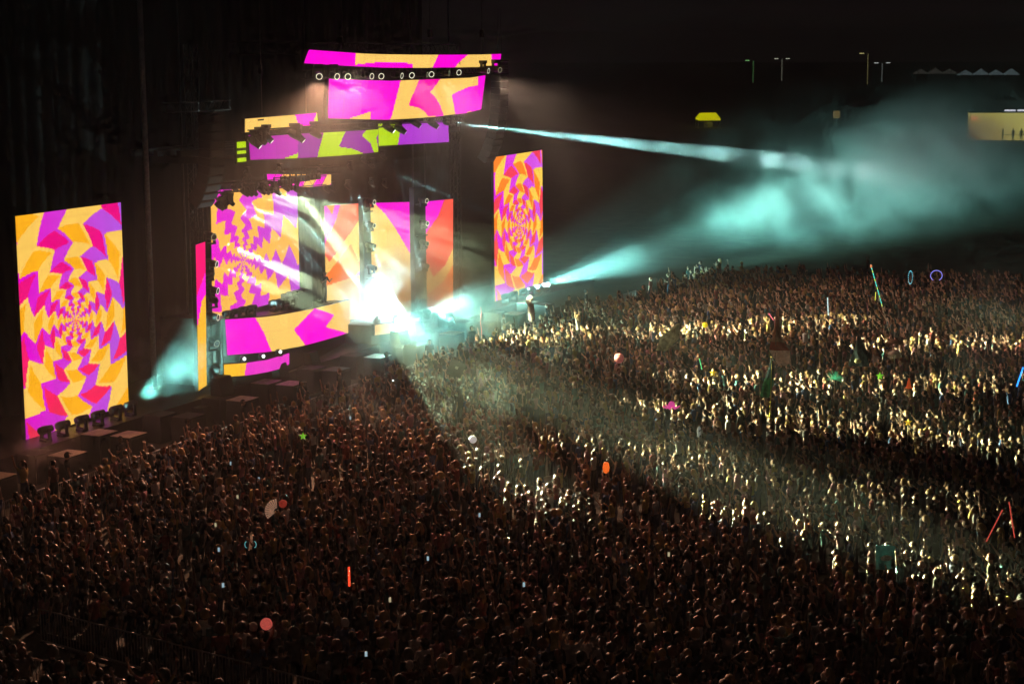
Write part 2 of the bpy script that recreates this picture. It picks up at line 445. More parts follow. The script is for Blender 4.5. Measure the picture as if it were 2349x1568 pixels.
# ------------------------------------------------------------------ stage structure
def build_stage():
    # main deck
    s = MB()
    s.box((23, 1.2, 0.55), (64, 5.6, 1.1))
    tag(s.build('stage_deck', M_DECK), 'low black stage deck running under all the screens', 'stage')
    # pleated black backdrop
    b = MB()
    n = 240
    vs, fs = [], []
    for i in range(n + 1):
        x = -16 + 57.5 * i / n
        y = 4.6 + 0.05 * math.sin(i * 1.35) + 0.04 * math.sin(i * 0.37 + 1)
        vs += [(x, y, 0.02), (x, y + 0.05 * math.sin(i * .9), 11), (x, y, 24.0)]
    for i in range(n):
        for k in range(2):
            fs.append((3 * i + k, 3 * i + 3 + k, 3 * i + 4 + k, 3 * i + 1 + k))
    b.add(vs, fs, 0, True)
    tag(b.build('backdrop_curtain', M_BLACK), 'huge black pleated curtain hung behind the whole stage', 'curtain')
    # risers: left and right podium with a rounded front
    for key, zt, lab in (('riser_screen_left', None, 'dark rounded podium carrying the left riser screen and its lights'), ('riser_screen_right', None, 'dark rounded podium carrying the right riser screen')):
        C = np.array(SCREENS[key][0])
        r = MB()
        n = len(C)
        vs = []
        for c in C:
            zt_ = c[2] - 0.06
            vs += [(c[0], c[1] + 0.24, 1.1), (c[0], c[1] + 0.24, zt_), (c[0], 2.6 if 'left' in key else 1.0, zt_), (c[0], 2.6 if 'left' in key else 1.0, 1.1)]
        fs = []
        for i in range(n - 1):
            for k in range(4):
                a, d = 4 * i + k, 4 * i + (k + 1) % 4
                fs.append((a, d, d + 4, a + 4))
        fs += [(0, 1, 2, 3), (4 * n - 1, 4 * n - 2, 4 * n - 3, 4 * n - 4)]
        r.add(vs, fs)
        tag(r.build('riser', M_DECK), lab, 'podium')
    # dark dividers between the centre panels
    for (x, y, w, zt, lab) in ((26.85, 0.5, 0.85, 8.95, 'narrow black column with ring lights, left of the cream centre panel'), (32.45, 0.1, 1.45, 9.2, 'narrow black column with ring lights, right of the cream centre panel')):
        c = thing('light_column', lab, 'column', (x, y, 1.1))
        MB().box((0, 0.2, (zt - 1.1) / 2), (w, 0.3, zt - 1.1)).build('post', M_STEEL, c)
        for k in range(4):
            MB().box((0, -0.06, 1.4 + 1.9 * k), (w * 0.8, 0.2, 0.06)).build('bracket', M_STEEL, c)
    # black wing walls each side of the spiral screen
    for (x0, x1, y, z1, lab) in ((19.75, 23.5, 1.7, 10.6, 'black drape between the spiral screen and the centre panels'), (37.1, 41.8, 2.2, 11.5, 'black drape between the centre panels and the right tower screen')):
        w = MB()
        n = 24
        vs, fs = [], []
        for i in range(n + 1):
            x = x0 + (x1 - x0) * i / n
            yy = y + 0.06 * math.sin(i * 1.7)
            vs += [(x, yy, 1.1), (x, yy, z1)]
        for i in range(n):
            fs.append((2 * i, 2 * i + 2, 2 * i + 3, 2 * i + 1))
        w.add(vs, fs, 0, True)
        tag(w.build('drape', M_BLACK), lab, 'drape')
build_stage()

# box trusses
def truss(p0, p1, w, name, label, bays=None, m=None):
    p0, p1 = Vector(p0), Vector(p1)
    d = p1 - p0; Lh = d.length; d.normalize()
    a = Vector((0, 0, 1)) if abs(d.z) < 0.9 else Vector((0, 1, 0))
    e1 = d.cross(a).normalized(); e2 = d.cross(e1)
    t = thing(name, label, 'truss', p0)
    cs = [e1 * w / 2 * i + e2 * w / 2 * j for i, j in ((-1, -1), (1, -1), (1, 1), (-1, 1))]
    for c in cs:
        MB().tube([c, c + d * Lh], 0.028, 6).build('chord', m or M_ALU, t)
    n = bays or max(2, int(Lh / w))
    b = MB()
    for i in range(n):
        for k in range(4):
            a_, b_ = cs[k], cs[(k + 1) % 4]
            if i % 2: a_, b_ = b_, a_
            b.tube([a_ + d * Lh * i / n, b_ + d * Lh * (i + 1) / n], 0.014, 4)
    b.build('lattice', m or M_ALU, t)
    return t

truss((9.6, -0.2, 1.1), (9.6, -0.2, 10.4), 0.42, 'truss_tower', 'upright lattice truss with ring lights between strip and spiral screens', m=M_STEEL)
truss((15.2, -1.0, 11.12), (21.0, -1.0, 11.0), 0.4, 'blinder_truss', 'short truss carrying blinders in front of the small banner screen', m=M_STEEL)
truss((10.2, -0.5, 10.75), (20.4, -0.5, 10.45), 0.45, 'lamp_truss', 'truss of moving lights along the top of the spiral screen', m=M_STEEL)
truss((10, -2.9, 13.42), (25, -2.7, 13.3), 0.3, 'edge_truss', 'thin truss of lamps between the cream and lime roof screens', m=M_STEEL)
truss((24.5, -2.3, 13.4), (33.2, -2.3, 13.2), 0.3, 'edge_truss', 'thin truss of lamps over the purple roof screen', m=M_STEEL)
truss((14, -3.4, 16.1), (37, -3.4, 16.0), 0.42, 'roof_truss', 'truss of ring lights between the two highest screens', m=M_STEEL)
truss((14, 0.5, 17.4), (37.5, 0.5, 17.2), 0.6, 'roof_truss', 'heavy truss holding up the top banner screen from behind', m=M_STEEL)
for (x, y, lab) in ((8.4, 2.0, 'tall pale steel mast rising behind the gap beside the left tower'), (11.5, 2.1, 'thin dark mast standing right of the tall pale mast'), (36.2, 2.6, 'steel roof mast behind the rightmost centre panel'), (41.6, 2.8, 'steel mast between the stage and the right tower screen')):
    r = 0.13 if x == 8.4 else 0.05
    t = thing('mast', lab, 'mast', (x, y, 0))
    MB().tube([(0, 0, 1.1), (0, 0, 21.5)], r, 10).build('pole', mat('mast_paint', (0.8, 0.8, 0.76), 0.5) if x == 8.4 else M_ALU, t)
    MB().box((0, 0, 1.13), (0.5, 0.5, 0.06)).build('foot_plate', M_STEEL, t)

truss((38.6, 0.9, 1.1), (38.6, 0.9, 17.6), 0.5, 'truss_tower', 'tall lattice tower holding the roof, right of the centre panels')
truss((13.2, 2.6, 1.1), (13.2, 2.6, 17.6), 0.5, 'truss_tower', 'tall lattice tower holding the roof, rising behind the spiral screen')
truss((9.2, 1.2, 14.6), (14.2, 1.2, 14.6), 0.45, 'side_truss', 'short horizontal truss sticking out left of the roof screens')
for (x, y, z0, lab) in ((17.5, -3.6, 15.95, 'left chain of the two highest screens'), (26, -4.1, 15.9, 'middle chain of the two highest screens'), (34, -3.3, 15.9, 'right chain of the two highest screens'), (11.5, -2.6, 14.2, 'chain above the cream side screen'), (15.5, -2.6, 14.2, 'chain above the inner end of the cream side screen'), (28.5, -1.6, 13.3, 'chain above the purple roof screen')):
    t = thing('hoist_chain', 'thin hoist ' + lab, 'chain', (x, y, z0))
    MB().tube([(0, 0, 1.15 if z0 > 15 else 0), (0.02, 0, 20.5 - z0)], .02, 5).build('cable', M_ALU, t)
    MB().box((0, 0, 2.2), (.2, .2, .42)).build('motor', M_STEEL, t)
# inner roof: dark slatted ceiling with joists, seen from below the roof screens
t = thing('stage_roof', 'dark stage roof of beams between the roof screens and the back curtain', 'roof', (23.5, 1.5, 12.0))
for k in range(7):
    MB().box((-12 + 4 * k, 0.6, 0), (0.3, 4.4, 0.35)).build('beam', M_STEEL, t)
for k in range(4):
    MB().box((0, -1.6 + 1.35 * k, 0.38), (27, 0.24, 0.3)).build('purlin', M_STEEL, t)

# line arrays: curved hangs of loudspeakers
def line_array(loc, n, tilt0, tilt1, width, label):
    t = thing('line_array', label, 'loudspeaker', loc)
    bm_ = MB().box((0, 0, 0), (width, 0.62, 0.36)).mesh('cabinet', M_SPK)
    gm = MB().box((0, -0.325, 0), (width * 0.92, 0.03, 0.3)).mesh('grille', M_GRILLE)
    p = Vector((0, 0, 0))
    for i in range(n):
        a = math.radians(tilt0 + (tilt1 - tilt0) * (i / (n - 1)) ** 2.2)
        c = obj('cabinet', bm_, t, p.copy()); c.rotation_euler = (a, 0, 0)
        g_ = obj('grille', gm, c)
        p = p + Vector((0, math.sin(a) * 0.39, -math.cos(a) * 0.39))
    MB().box((0, 0, 0.28), (width * 0.9, 0.8, 0.1)).build('bumper_frame', M_STEEL, t)
    for sx in (-0.35, 0.35):
        MB().tube([(sx, 0, 0.3), (sx * 0.4, 0, 3.6)], 0.012, 5).build('chain', M_STEEL, t)
    return t
line_array((40.1, -1.5, 16.2), 16, 0, 34, 1.25, 'long curved hang of dark loudspeakers, above the right tower screen')
line_array((7.7, -2.3, 14.2), 11, 0, 40, 1.25, 'curved hang of black loudspeakers, left of the spiral screen')

# subwoofers with plywood lids, in two staggered rows in front of the deck
SUBS = [(-9.6, -3.7), (-5.3, -3.7), (-1.25, -3.7), (3.1, -3.7), (7.4, -3.72), (11.7, -3.7), (16.0, -3.7), (20.3, -3.7), (24.6, -3.7), (28.9, -3.7), (33.2, -3.7), (37.3, -3.7), (41.6, -3.7),
        (-5.6, -2.3), (-1.45, -2.3), (2.9, -2.28), (7.4, -2.35), (11.6, -2.33), (15.9, -2.3), (20.2, -2.3), (24.5, -2.3), (28.8, -2.3), (33.1, -2.3), (37.4, -2.35), (42.1, -2.4)]
WOOD = {(-5.3, -3.7), (-1.45, -2.3), (-1.25, -3.7), (7.4, -3.72), (11.7, -3.7), (11.6, -2.33), (42.1, -2.4), (37.3, -3.7), (-9.6, -3.7), (20.3, -3.7), (28.9, -3.7)}
sub_body = MB().box((0, 0, 0.6), (1.25, 1.0, 1.2)).mesh('body', M_SPK)
sub_gr = MB().box((0, -0.515, 0.6), (1.12, 0.03, 1.06)).mesh('grille', M_GRILLE)
sub_lid = MB().box((0, 0, 1.215), (1.24, 1.0, 0.025)).mesh('lid', M_PLY)
sub_lid_dark = MB().box((0, 0, 1.215), (1.24, 1.0, 0.025)).mesh('lid', M_SPK)
where = lambda x: ('in front of the left tower screen' if x < 5 else 'in front of the left riser' if x < 14 else 'in front of the stage centre' if x < 33 else 'in front of the right tower screen')
row_n = {}
ORD = ['first', 'second', 'third', 'fourth', 'fifth', 'sixth', 'seventh', 'eighth', 'ninth', 'tenth', 'eleventh', 'twelfth', 'thirteenth', 'fourteenth', 'fifteenth', 'sixteenth', 'seventeenth', 'eighteenth', 'nineteenth', 'twentieth']
def nth(i):
    if i < 20: return ORD[i]
    tens = {2: 'twenty', 3: 'thirty', 4: 'forty', 5: 'fifty', 6: 'sixty', 7: 'seventy', 8: 'eighty', 9: 'ninety'}[(i + 1) // 10]
    return tens + ('ieth' if (i + 1) % 10 == 0 else '-' + ORD[(i + 1) % 10 - 1])
for (x, y) in SUBS:
    row = 'outer' if y < -3 else 'inner'
    k = row_n[row] = row_n.get(row, -1) + 1
    wd = (x, y) in WOOD
    t = thing('subwoofer', f"{'wood-topped' if wd else 'black'} subwoofer, {nth(k)} from left in the {row} row before the stage", 'subwoofer', (x, y, 0), 0, 'subwoofers along the stage front')
    obj('body', sub_body, t); obj('grille', sub_gr, t); obj('lid', sub_lid if wd else sub_lid_dark, t)
# wedge monitors and fill speakers standing on the deck edge
wedge = MB()
wedge.add([(-.45, -.3, 0), (.45, -.3, 0), (.45, .3, 0), (-.45, .3, 0), (-.45, -.1, .62), (.45, -.1, .62), (.45, .3, .62), (-.45, .3, .62)],
          [(0, 3, 2, 1), (0, 1, 5, 4), (1, 2, 6, 5), (2, 3, 7, 6), (3, 0, 4, 7), (4, 5, 6, 7)])
wedge = wedge.mesh('body', M_SPK)
wgr = MB().add([(-.4, -.305, .04), (.4, -.305, .04), (.4, -.125, .58), (-.4, -.125, .58)], [(0, 1, 2, 3)]).mesh('grille', M_GRILLE)
for (x, y, z, sx, lab) in ((7.9, -2.3, 1.23, 1.15, 'black fill speaker on a subwoofer under the strip screen'), (6.6, -2.2, 0.0, 1.2, 'dark equipment case in the pit under the strip screen'),
                           (13.6, -1.9, 1.1, 0.9, 'black fill speaker in front of the low pink screen'), (17.3, -1.5, 1.1, 0.9, 'black fill speaker in front of the left riser screen'),
                           (27.3, -2.3, 1.23, 1.0, 'black fill speaker in front of the right riser screen'), (30.8, -2.4, 1.23, 1.1, 'black fill speaker right of the right riser screen'), (24.3, -2.9, 1.1, 1.2, 'black fill speaker at the stage centre edge')):
    t = thing('fill_speaker', lab, 'loudspeaker', (x, y, z))
    t.scale = (sx, sx, sx * 1.2)
    obj('body', wedge, t); obj('grille', wgr, t)

# ------------------------------------------------------------------ stage lights
HEAD = MB()
HEAD.tube([(0, 0, -0.36), (0, 0, -0.33), (0, 0, -0.1), (0, 0, 0.12), (0, 0, 0.3), (0, 0, 0.36)], [0.1, 0.17, 0.2, 0.18, 0.15, 0.155], 14)
HEAD = HEAD.mesh('head', M_PLASTIC)
YOKE = MB()
for s_ in (-1, 1):
    YOKE.box((0.25 * s_, 0, 0.26), (0.07, 0.16, 0.52))
YOKE.box((0, 0, 0.035), (0.57, 0.2, 0.07))
YOKE = YOKE.mesh('yoke', M_PLASTIC)
BASE = MB().box((0, 0, 0), (0.44, 0.36, 0.16)).mesh('base', M_PLASTIC)
M_LENS = lamp_mat('lens_white', (0.86, 1.0, 0.97), 6.0)
M_LENS_DIM = lamp_mat('lens_dim', (0.9, 1.0, 0.85), 0.9)
M_RING = lamp_mat('ring_lamp', (1.0, 0.98, 0.72), 1.2)
M_RING_DIM = lamp_mat('ring_lamp_dim', (1.0, 0.95, 0.55), 0.32)
LENS = MB().disc((0, 0, 0.367), 0.125, 16).mesh('lens', M_LENS)
LENS_DIM = MB().disc((0, 0, 0.367), 0.11, 16).mesh('lens', M_LENS_DIM)
RING = MB().disc((0, 0, 0.367), 0.17, 24, r0=0.135).mesh('lens_ring', M_RING)
RING_DIM = MB().disc((0, 0, 0.367), 0.165, 24, r0=0.13).mesh('lens_ring', M_RING_DIM)
FACE = MB().disc((0, 0, 0.362), 0.155, 20).mesh('lens_glass', mat('lens_glass', (0.02, 0.02, 0.022), 0.15))

def moving_head(label, loc, d, size=1.0, lens='white', hang=False, group=None, base=True):
    """A moving-head lamp: base, yoke, head (> lens). loc is the head centre, d its aim."""
    d = Vector(d).normalized()
    t = thing('moving_light', label, 'stage light', loc, 0, group)
    t.scale = (size,) * 3
    yaw_ = math.atan2(d.y, d.x) - math.pi / 2
    up = -1 if hang else 1
    yk = obj('yoke', YOKE, t)
    yk.rotation_euler = (math.pi if hang else 0, 0, yaw_)
    yk.location = (0, 0, -0.42 * up)
    if base:
        b = obj('base', BASE, t, (0, 0, -0.5 * up)); b.rotation_euler = (0, 0, yaw_)
    h = obj('head', HEAD, t)
    h.rotation_mode = 'QUATERNION'
    h.rotation_quaternion = aim(d)
    if lens == 'white': obj('lens', LENS, h)
    elif lens == 'dim': obj('lens', LENS_DIM, h)
    elif lens == 'ring': obj('lens_ring', RING, h); obj('lens_glass', FACE, h)
    elif lens == 'ringdim': obj('lens_ring', RING_DIM, h); obj('lens_glass', FACE, h)
    return t

def spot(parent, loc, target, power, angle, color=(1, 1, 1), blend=0.35, size=0.1, off=0.5, gobo=0):
    L = bpy.data.lights.new('beam', 'SPOT')
    L.energy = power
    L.color = color
    L.spot_size = math.radians(angle)
    L.spot_blend = blend
    L.shadow_soft_size = size
    if gobo:
        # breakup gobo: the lamp throws an uneven pattern
        L.use_nodes = True
        nt = L.node_tree
        em = nt.nodes['Emission']
        tc = nt.nodes.new('ShaderNodeTexCoord'); nz = nt.nodes.new('ShaderNodeTexNoise'); mr = nt.nodes.new('ShaderNodeMapRange')
        nz.inputs['Scale'].default_value = gobo; nz.inputs['Detail'].default_value = 2
        mr.inputs['From Min'].default_value = .36; mr.inputs['From Max'].default_value = .62; mr.inputs['To Min'].default_value = .06; mr.inputs['To Max'].default_value = 1.5
        nt.links.new(tc.outputs['Normal'], nz.inputs['Vector']); nt.links.new(nz.outputs['Fac'], mr.inputs['Value']); nt.links.new(mr.outputs[0], em.inputs['Strength'])
    o = bpy.data.objects.new('beam', L)
    COL.objects.link(o)
    d = (Vector(target) - Vector(loc)).normalized()
    p = Vector(loc) + d * off
    if parent is not None:
        o.parent = parent
        s_ = parent.scale.x
        o.location = (p - parent.location) / s_
    else:
        o.location = p
    o.rotation_mode = 'QUATERNION'
    o.rotation_quaternion = d.to_track_quat('-Z', 'Y')
    return o

TEAL = (0.36, 1.0, 0.87)
ICE = (0.56, 1.0, 0.97)
TEALICE = (0.52, 1.0, 0.95)

# row at the foot of the left tower screen, aimed along the stage
def feet(xs, y, z, where_, tgt, fan):
    n = len(xs)
    for i, x in enumerate(xs):
        last = i == n - 1
        d = Vector((1, -0.04 - 0.02 * (n - i), 0.06 + 0.012 * i))
        m = moving_head(f'added moving light flooding the smoke, {nth(i)} from the left at the foot of the {where_} tower screen', (x, y, z), d, 0.95, 'white', group='lights at the feet of the tower screens')
        if i in fan:
            pw, an, tg = fan[i]
            spot(m, (x, y, z), tg, pw, an, TEAL, 0.9, 0.15)
feet([-3.36, -2.24, -0.96, 0.17, 1.44, 2.48], -1.0, 1.6, 'left', None,
     {5: (22000, 36, (12, -0.6, 3.7)), 4: (3000, 10, (12, -0.8, 3.0))})
feet([41.76, 42.93, 44.42, 45.5, 46.74, 47.94], -1.0, 1.56, 'right', None,
     {5: (850000, 14.5, (86, -6.5, 3.4)), 4: (900000, 13, (88, -10, 3.6)), 3: (500000, 11, (86, -4, 5.2)), 2: (2600000, 6.5, (121, -9.5, 6.3))})

# ring lights between the two highest screens, with added wash spots brightening the crowd
AMBER = (1.0, 0.56, 0.38)
POOL = (0.93, 1.0, 0.56)
WASH = {0: ((-10, -18, 0), 46000, (1.0, 0.40, 0.22), 60), 2: ((-18, -27, 0), 30000, AMBER, 62), 6: ((14, -25, 0), 14000, AMBER, 70), 8: ((26, -26, 0), 14000, AMBER, 66), 11: ((44, -24, 0), 15000, AMBER, 66)}
for i, (px, ry) in enumerate(((14.6, 0.3), (16.0, .8), (17.3, .5), (19.4, 1.0), (20.6, .9), (22.5, 1.35), (23.9, 1.0), (25.3, 1.6), (26.2, .85), (27.9, 1.6), (29.4, 1.2), (32.9, 1.45), (34.6, 1.6))):
    d = Vector((CAM.x - px, CAM.y + 3.8, 0)).normalized()
    a = math.atan2(d.y, d.x) + ry * (1 if i % 2 else 0.6) * 0.8
    rl = moving_head(f'ring light, {nth(i)} from the left between the two highest screens', (px, -3.9, 16.05 - 0.12 * math.sin(math.pi * i / 12)), (math.cos(a), math.sin(a), -0.15), 0.95,
                'ring' if i not in (7, 9, 12) else 'ringdim', True, 'ring lights under the top banner')
    if i in WASH:
        spot(rl, (px, -3.9, 16.0), WASH[i][0], WASH[i][1], WASH[i][3] if len(WASH[i]) > 3 else 110, WASH[i][2], 0.7, 0.16, off=0.6)
# lamps on the thin truss under the cream and lime roof screens
for i, (x, z, lit) in enumerate(((10.41, 13.0, 0), (10.88, 13.11, 1), (11.44, 13.2, 0), (13.98, 13.16, 2), (14.31, 13.08, 0), (15.89, 13.17, 1))):
    d = Vector((0.75, -0.25, -0.45)) if lit else Vector((0.2, -0.8, -0.7))
    m = moving_head(f'hanging stage light, {nth(i)} from the left under the cream roof screen', (x, -2.85, z), d, 1.0, 'white' if lit == 1 else 'dim', True, 'lamps along the roof edge')
    if i == 1: spot(m, (x, -2.85, z), (17.0, -2.0, 10.27), 306000, 1.9, ICE, 0.5, 0.03)
for i, (x, z, lit) in enumerate(((24.44, 13.06, 1), (25.76, 12.93, 0), (27.5, 13.2, 2), (29.61, 13.06, 2), (31.5, 13.06, 1))):
    d = Vector((0.97, -0.1, -0.1)) if i == 4 else Vector((0.3, -0.75, -0.6))
    m = moving_head(f'hanging stage light, {nth(i)} from the left over the purple roof screen', (x, -2.3, z), d, 1.0, 'white' if lit == 1 else 'dim', True, 'lamps along the roof edge')
    if i == 4: spot(m, (x, -2.3, z), (89, -5.0, 7.4), 8000000, 1.8, TEALICE, 0.5, 0.04)
    if i == 0: spot(m, (x, -2.3, z), (28.2, -1.2, 8.7), 153000, 1.9, ICE, 0.5, 0.03)

# moving lights along the top of the spiral screen
for i, (x, z, lit) in enumerate(((10.39, 9.8, 2), (10.65, 9.84, 2), (10.78, 9.99, 0), (11.12, 10.09, 0), (11.3, 9.95, 2), (12.59, 10.29, 2), (12.96, 10.27, 1), (13.38, 10.27, 1), (14.09, 10.27, 1), (14.49, 10.24, 2), (14.83, 10.29, 1), (15.52, 10.12, 1), (16.32, 10.26, 0), (16.69, 10.32, 1), (17.38, 10.08, 2))):
    d = Vector((0.62, -0.35 + 0.12 * math.sin(i * 2.1), -0.6))
    m = moving_head(f'small moving light, {nth(i)} from the left along the top of the spiral screen', (x, -0.75, z + 0.1), d, 0.72, 'white' if lit == 1 else 'dim', True, 'lights over the spiral screen')
    if i == 11: spot(m, (x, -0.75, z + 0.1), (21.52, -0.5, 6.2), 1020000, 1.3, ICE, 0.5, 0.03)
    # beams that pick out patches of the crowd
    PT = {14: ((-3.0, -22.6, 1.6), 1700000, 3.6), 1: ((11.5, -28.0, 1.6), 420000, 7.2), 4: ((20.0, -27.5, 1.6), 460000, 7.0), 8: ((33.6, -18.0, 1.6), 420000, 6.8), 10: ((27.5, -9.6, 1.6), 150000, 9.5), 6: ((9.0, -39.0, 1.6), 700000, 3.6), 9: ((34.8, -33.0, 1.6), 700000, 4.6)}
    if i in PT: spot(m, (x, -0.75, z + 0.1), PT[i][0], PT[i][1] * 1.0, PT[i][2] * 1.7, POOL, .35 if i == 14 else .6, 0.05, gobo=0 if i == 14 else 26)
    if i == 7: spot(m, (x, -0.75, z + 0.1), (17.6, -0.55, 7.2), 173400, 1.7, ICE, 0.5, 0.03)
    if i == 5: spot(m, (x, -0.75, z + 0.1), (16.2, -0.5, 7.6), 132600, 1.6, ICE, 0.5, 0.03)

# lamps inside the roof
for i, (x, z, lit) in enumerate(((12.8, 10.56, 2), (13.89, 10.84, 1), (14.02, 11.17, 1), (17.07, 11.16, 1), (19.79, 9.82, 1), (21.08, 10.86, 1), (21.63, 9.84, 1), (22.25, 9.85, 1), (23.89, 9.85, 2), (24.19, 10.88, 1), (25.7, 11.17, 2), (26.44, 10.88, 1), (26.7, 10.89, 1), (26.55, 9.8, 2), (27.9, 11.25, 2), (28.03, 9.65, 2))):
    d = Vector((0.6, -0.25, -0.55))
    m = moving_head(f'added moving light flooding the smoke, {nth(i)} from the left in the dark of the stage roof', (x, 0.0, z), d, 0.62, 'white' if lit == 1 else 'dim', True, 'lights inside the stage roof')
    if i == 12: spot(m, (x, 0, z), (35.5, -0.6, 8.3), 153000, 1.7, ICE, 0.5, 0.03)
    if i == 1: spot(m, (x, 0, z), (18.6, -.4, 6.9), 459000, 1.2, ICE, .5, .03)
    if i == 2: spot(m, (x, 0, z), (19.5, -.5, 7.4), 357000, 1.2, ICE, .5, .03)
    if i == 0: spot(m, (x, 0, z), (16.6, -.4, 7.0), 357000, 1.2, ICE, .5, .03)
    if i == 3: spot(m, (x, 0, z), (19.2, -0.3, 9.7), 81600, 2.2, ICE, 0.5, 0.03)
    if i == 5: spot(m, (x, 0, z), (22.4, 0.1, 10.1), 24000, 2.9, ICE, 0.5, 0.03)
    if i == 8: spot(m, (x, 0, z), (11.8, -9.5, 1.2), 270000, 2.9, ICE, 0.5, 0.04)
    if i == 7: spot(m, (x, 0, z), (24.6, -3.2, 1.2), 1326000, 1.7, ICE, 0.5, 0.04)
    if i == 9: spot(m, (x, 0, z), (27.6, -0.6, 2.4), 1326000, 1.6, ICE, 0.6, 0.04)
    if i == 11: spot(m, (x, 0, z), (20.5, -4.2, 1.2), 1326000, 1.6, ICE, 0.5, 0.04)

# lights standing on the left riser, aimed across the stage
for i, (x, z) in enumerate(((10.48, 4.68), (11.21, 4.68), (11.84, 4.7), (12.59, 4.68), (14.62, 4.67), (15.2, 4.66), (15.88, 4.67), (16.43, 4.64))):
    m = moving_head(f'added moving light flooding the smoke, {nth(i)} from the left on top of the left riser', (x, -0.95, z), (0.97, -0.22, 0.03), 0.8, 'white', False, 'lights on the left riser')
    if i == 3: spot(m, (x, -0.95, z), (16.5, -1.3, 4.75), 4500, 14, ICE, 0.6, 0.05)
# lights added at the centre to brighten the smoke
for i, (x, y, z, tg, pw, an) in enumerate(((25.2, -0.9, 2.3, (29.6, 0.5, 5.2), 15000, 44), (29.4, -0.9, 2.05, (25.2, 0.4, 3.2), 15000, 70), (30.3, -0.8, 1.95, (40, -2.6, 2.5), 50000, 26), (31.4, -0.7, 1.7, (46, -3.4, 2.8), 60000, 22), (25.6, -1.95, 2.45, (21.5, -6.2, 1.6), 8000, 80), (29.9, -1.6, 2.2, (31.5, -6.5, 1.8), 9000, 80))):
    m = moving_head(f'added moving light flooding the smoke, {nth(i)} from the left on the right riser', (x, y, z), Vector(tg) - Vector((x, y, z)), 0.75, 'white', False, 'lights on the right riser')
    spot(m, (x, y, z), tg, pw, an, ICE if i < 2 else TEAL, 0.6, 0.05)

# ring lights up the truss ladder
for i, (x, z, k) in enumerate(((9.53, 8.55, 'ringdim'), (9.48, 7.24, 'ring'), (9.28, 6.81, 'dim'), (9.49, 5.95, 'ring'), (9.51, 5.47, 'dim'), (9.43, 4.67, 'ring'), (9.47, 3.41, 'ringdim'), (9.46, 2.05, 'ringdim'))):
    rl = moving_head(f'dark ring light, {nth(i)} from the top of the upright truss', (x, -0.72, z), (-0.35 + 0.5 * (i % 2), -0.9, -0.12), 1.0, k if k != 'dim' else None, False, 'ring lights on the upright truss', base=False)
    if i in (0, 1): spot(rl, (x, -.72, z), ((-8.0, -38.0, 1.6), (1.5, -29.0, 1.6))[i], (2600000, 480000)[i], (5.4, 9.4)[i], POOL, .5, .05, off=.6, gobo=(0, 26)[i])
for (pts, Y, lab) in ((((26.28, 8.83), (26.23, 7.52), (26.23, 6.36), (26.29, 5.1)), 0.25, 'left'), (((32.05, 8.46), (32.09, 7.13), (32.05, 5.93), (32.06, 4.59)), -0.05, 'right')):
    for i, (x, z) in enumerate(pts):
        rl = moving_head(f'ring light, {nth(i)} from the top of the {lab} black column', (x, Y - 0.25, z), (-0.15 if lab == 'left' else -0.3, -0.95, -0.1), 0.85, 'ring' if i < 2 else 'ringdim', False, 'ring lights on the black columns', base=False)
for i, (x, z) in enumerate(((9.89, 2.51), (11.56, 2.38), (13.09, 2.36))):
    moving_head(f'small round white lamp, {nth(i)} from the left above the low pink screen', (x, -2.15, z + 0.12), (-0.6, -0.8, 0.05), 0.6, 'white', False, 'lamps above the low screen', base=False)
# blinders hung in front of the small banner screen
BL = MB().box((0, 0, 0), (0.34, 0.18, 0.3)).box((0, 0, 0.24), (0.06, 0.06, 0.2)).mesh('housing', M_STEEL)
for i, (x, z) in enumerate(((14.42, 10.74), (15.06, 10.74), (15.45, 10.74), (15.92, 10.78), (16.5, 10.8), (17.0, 10.83), (17.53, 10.82), (18.06, 10.84), (18.59, 10.84))):
    t = thing('blinder', f'dark square blinder lamp, {nth(i)} from the left before the small banner screen', 'stage light', (x, -1.3, z - 0.05), 0, 'blinders before the small banner screen')
    obj('housing', BL, t)
    MB().disc((0, -0.1, 0), 0.1, 12, M=Matrix.Rotation(math.pi / 2, 3, 'X')).build('reflector', mat('reflector', (0.4, 0.4, 0.4), 0.2, 0.8), t)

# ------------------------------------------------------------------ people
SKINS = [('pale', (0.52, 0.34, 0.26)), ('tan', (0.40, 0.24, 0.16)), ('brown', (0.22, 0.12, 0.075)), ('dark', (0.09, 0.05, 0.035))]
SHIRTS = [('black', (0.02, 0.02, 0.022)), ('black', (0.02, 0.02, 0.022)), ('black', (0.02, 0.02, 0.022)), ('white', (0.45, 0.44, 0.42)), ('grey', (0.09, 0.09, 0.095)), ('grey', (0.09, 0.09, 0.095)), ('navy', (0.022, 0.028, 0.06)), ('red', (0.17, 0.035, 0.03)),
          ('olive', (0.06, 0.062, 0.035)), ('teal', (0.05, 0.13, 0.135)), ('yellow', (0.32, 0.25, 0.08)), ('pink', (0.32, 0.15, 0.19)), ('blue', (0.05, 0.09, 0.2)), ('maroon', (0.08, 0.022, 0.025))]
HAIRS = [('black', (0.012, 0.010, 0.010)), ('brown', (0.045, 0.025, 0.015)), ('blond', (0.36, 0.24, 0.10)), ('auburn', (0.12, 0.04, 0.02))]
PANTS = [('jeans', (0.05, 0.065, 0.11)), ('black trousers', (0.02, 0.02, 0.02))]
m_skin = {n: mat('skin_' + n, c, 0.6, var=0.12, scale=12, spec=.15) for n, c in SKINS}
m_shirt = {n: mat('shirt_' + n, c, 0.9, var=0.25, scale=14, bump=0.15, spec=.08) for n, c in SHIRTS}
m_hair = {n: mat('hair_' + n, c, 0.6, var=0.4, scale=40, bump=0.5, spec=.35) for n, c in HAIRS}
m_pants = {n: mat('cloth_' + n.replace(' ', '_'), c, 0.9) for n, c in PANTS}
m_shoe = mat('shoe', (0.06, 0.06, 0.06), 0.6)
m_eye = mat('eye', (0.02, 0.015, 0.012), 0.3)

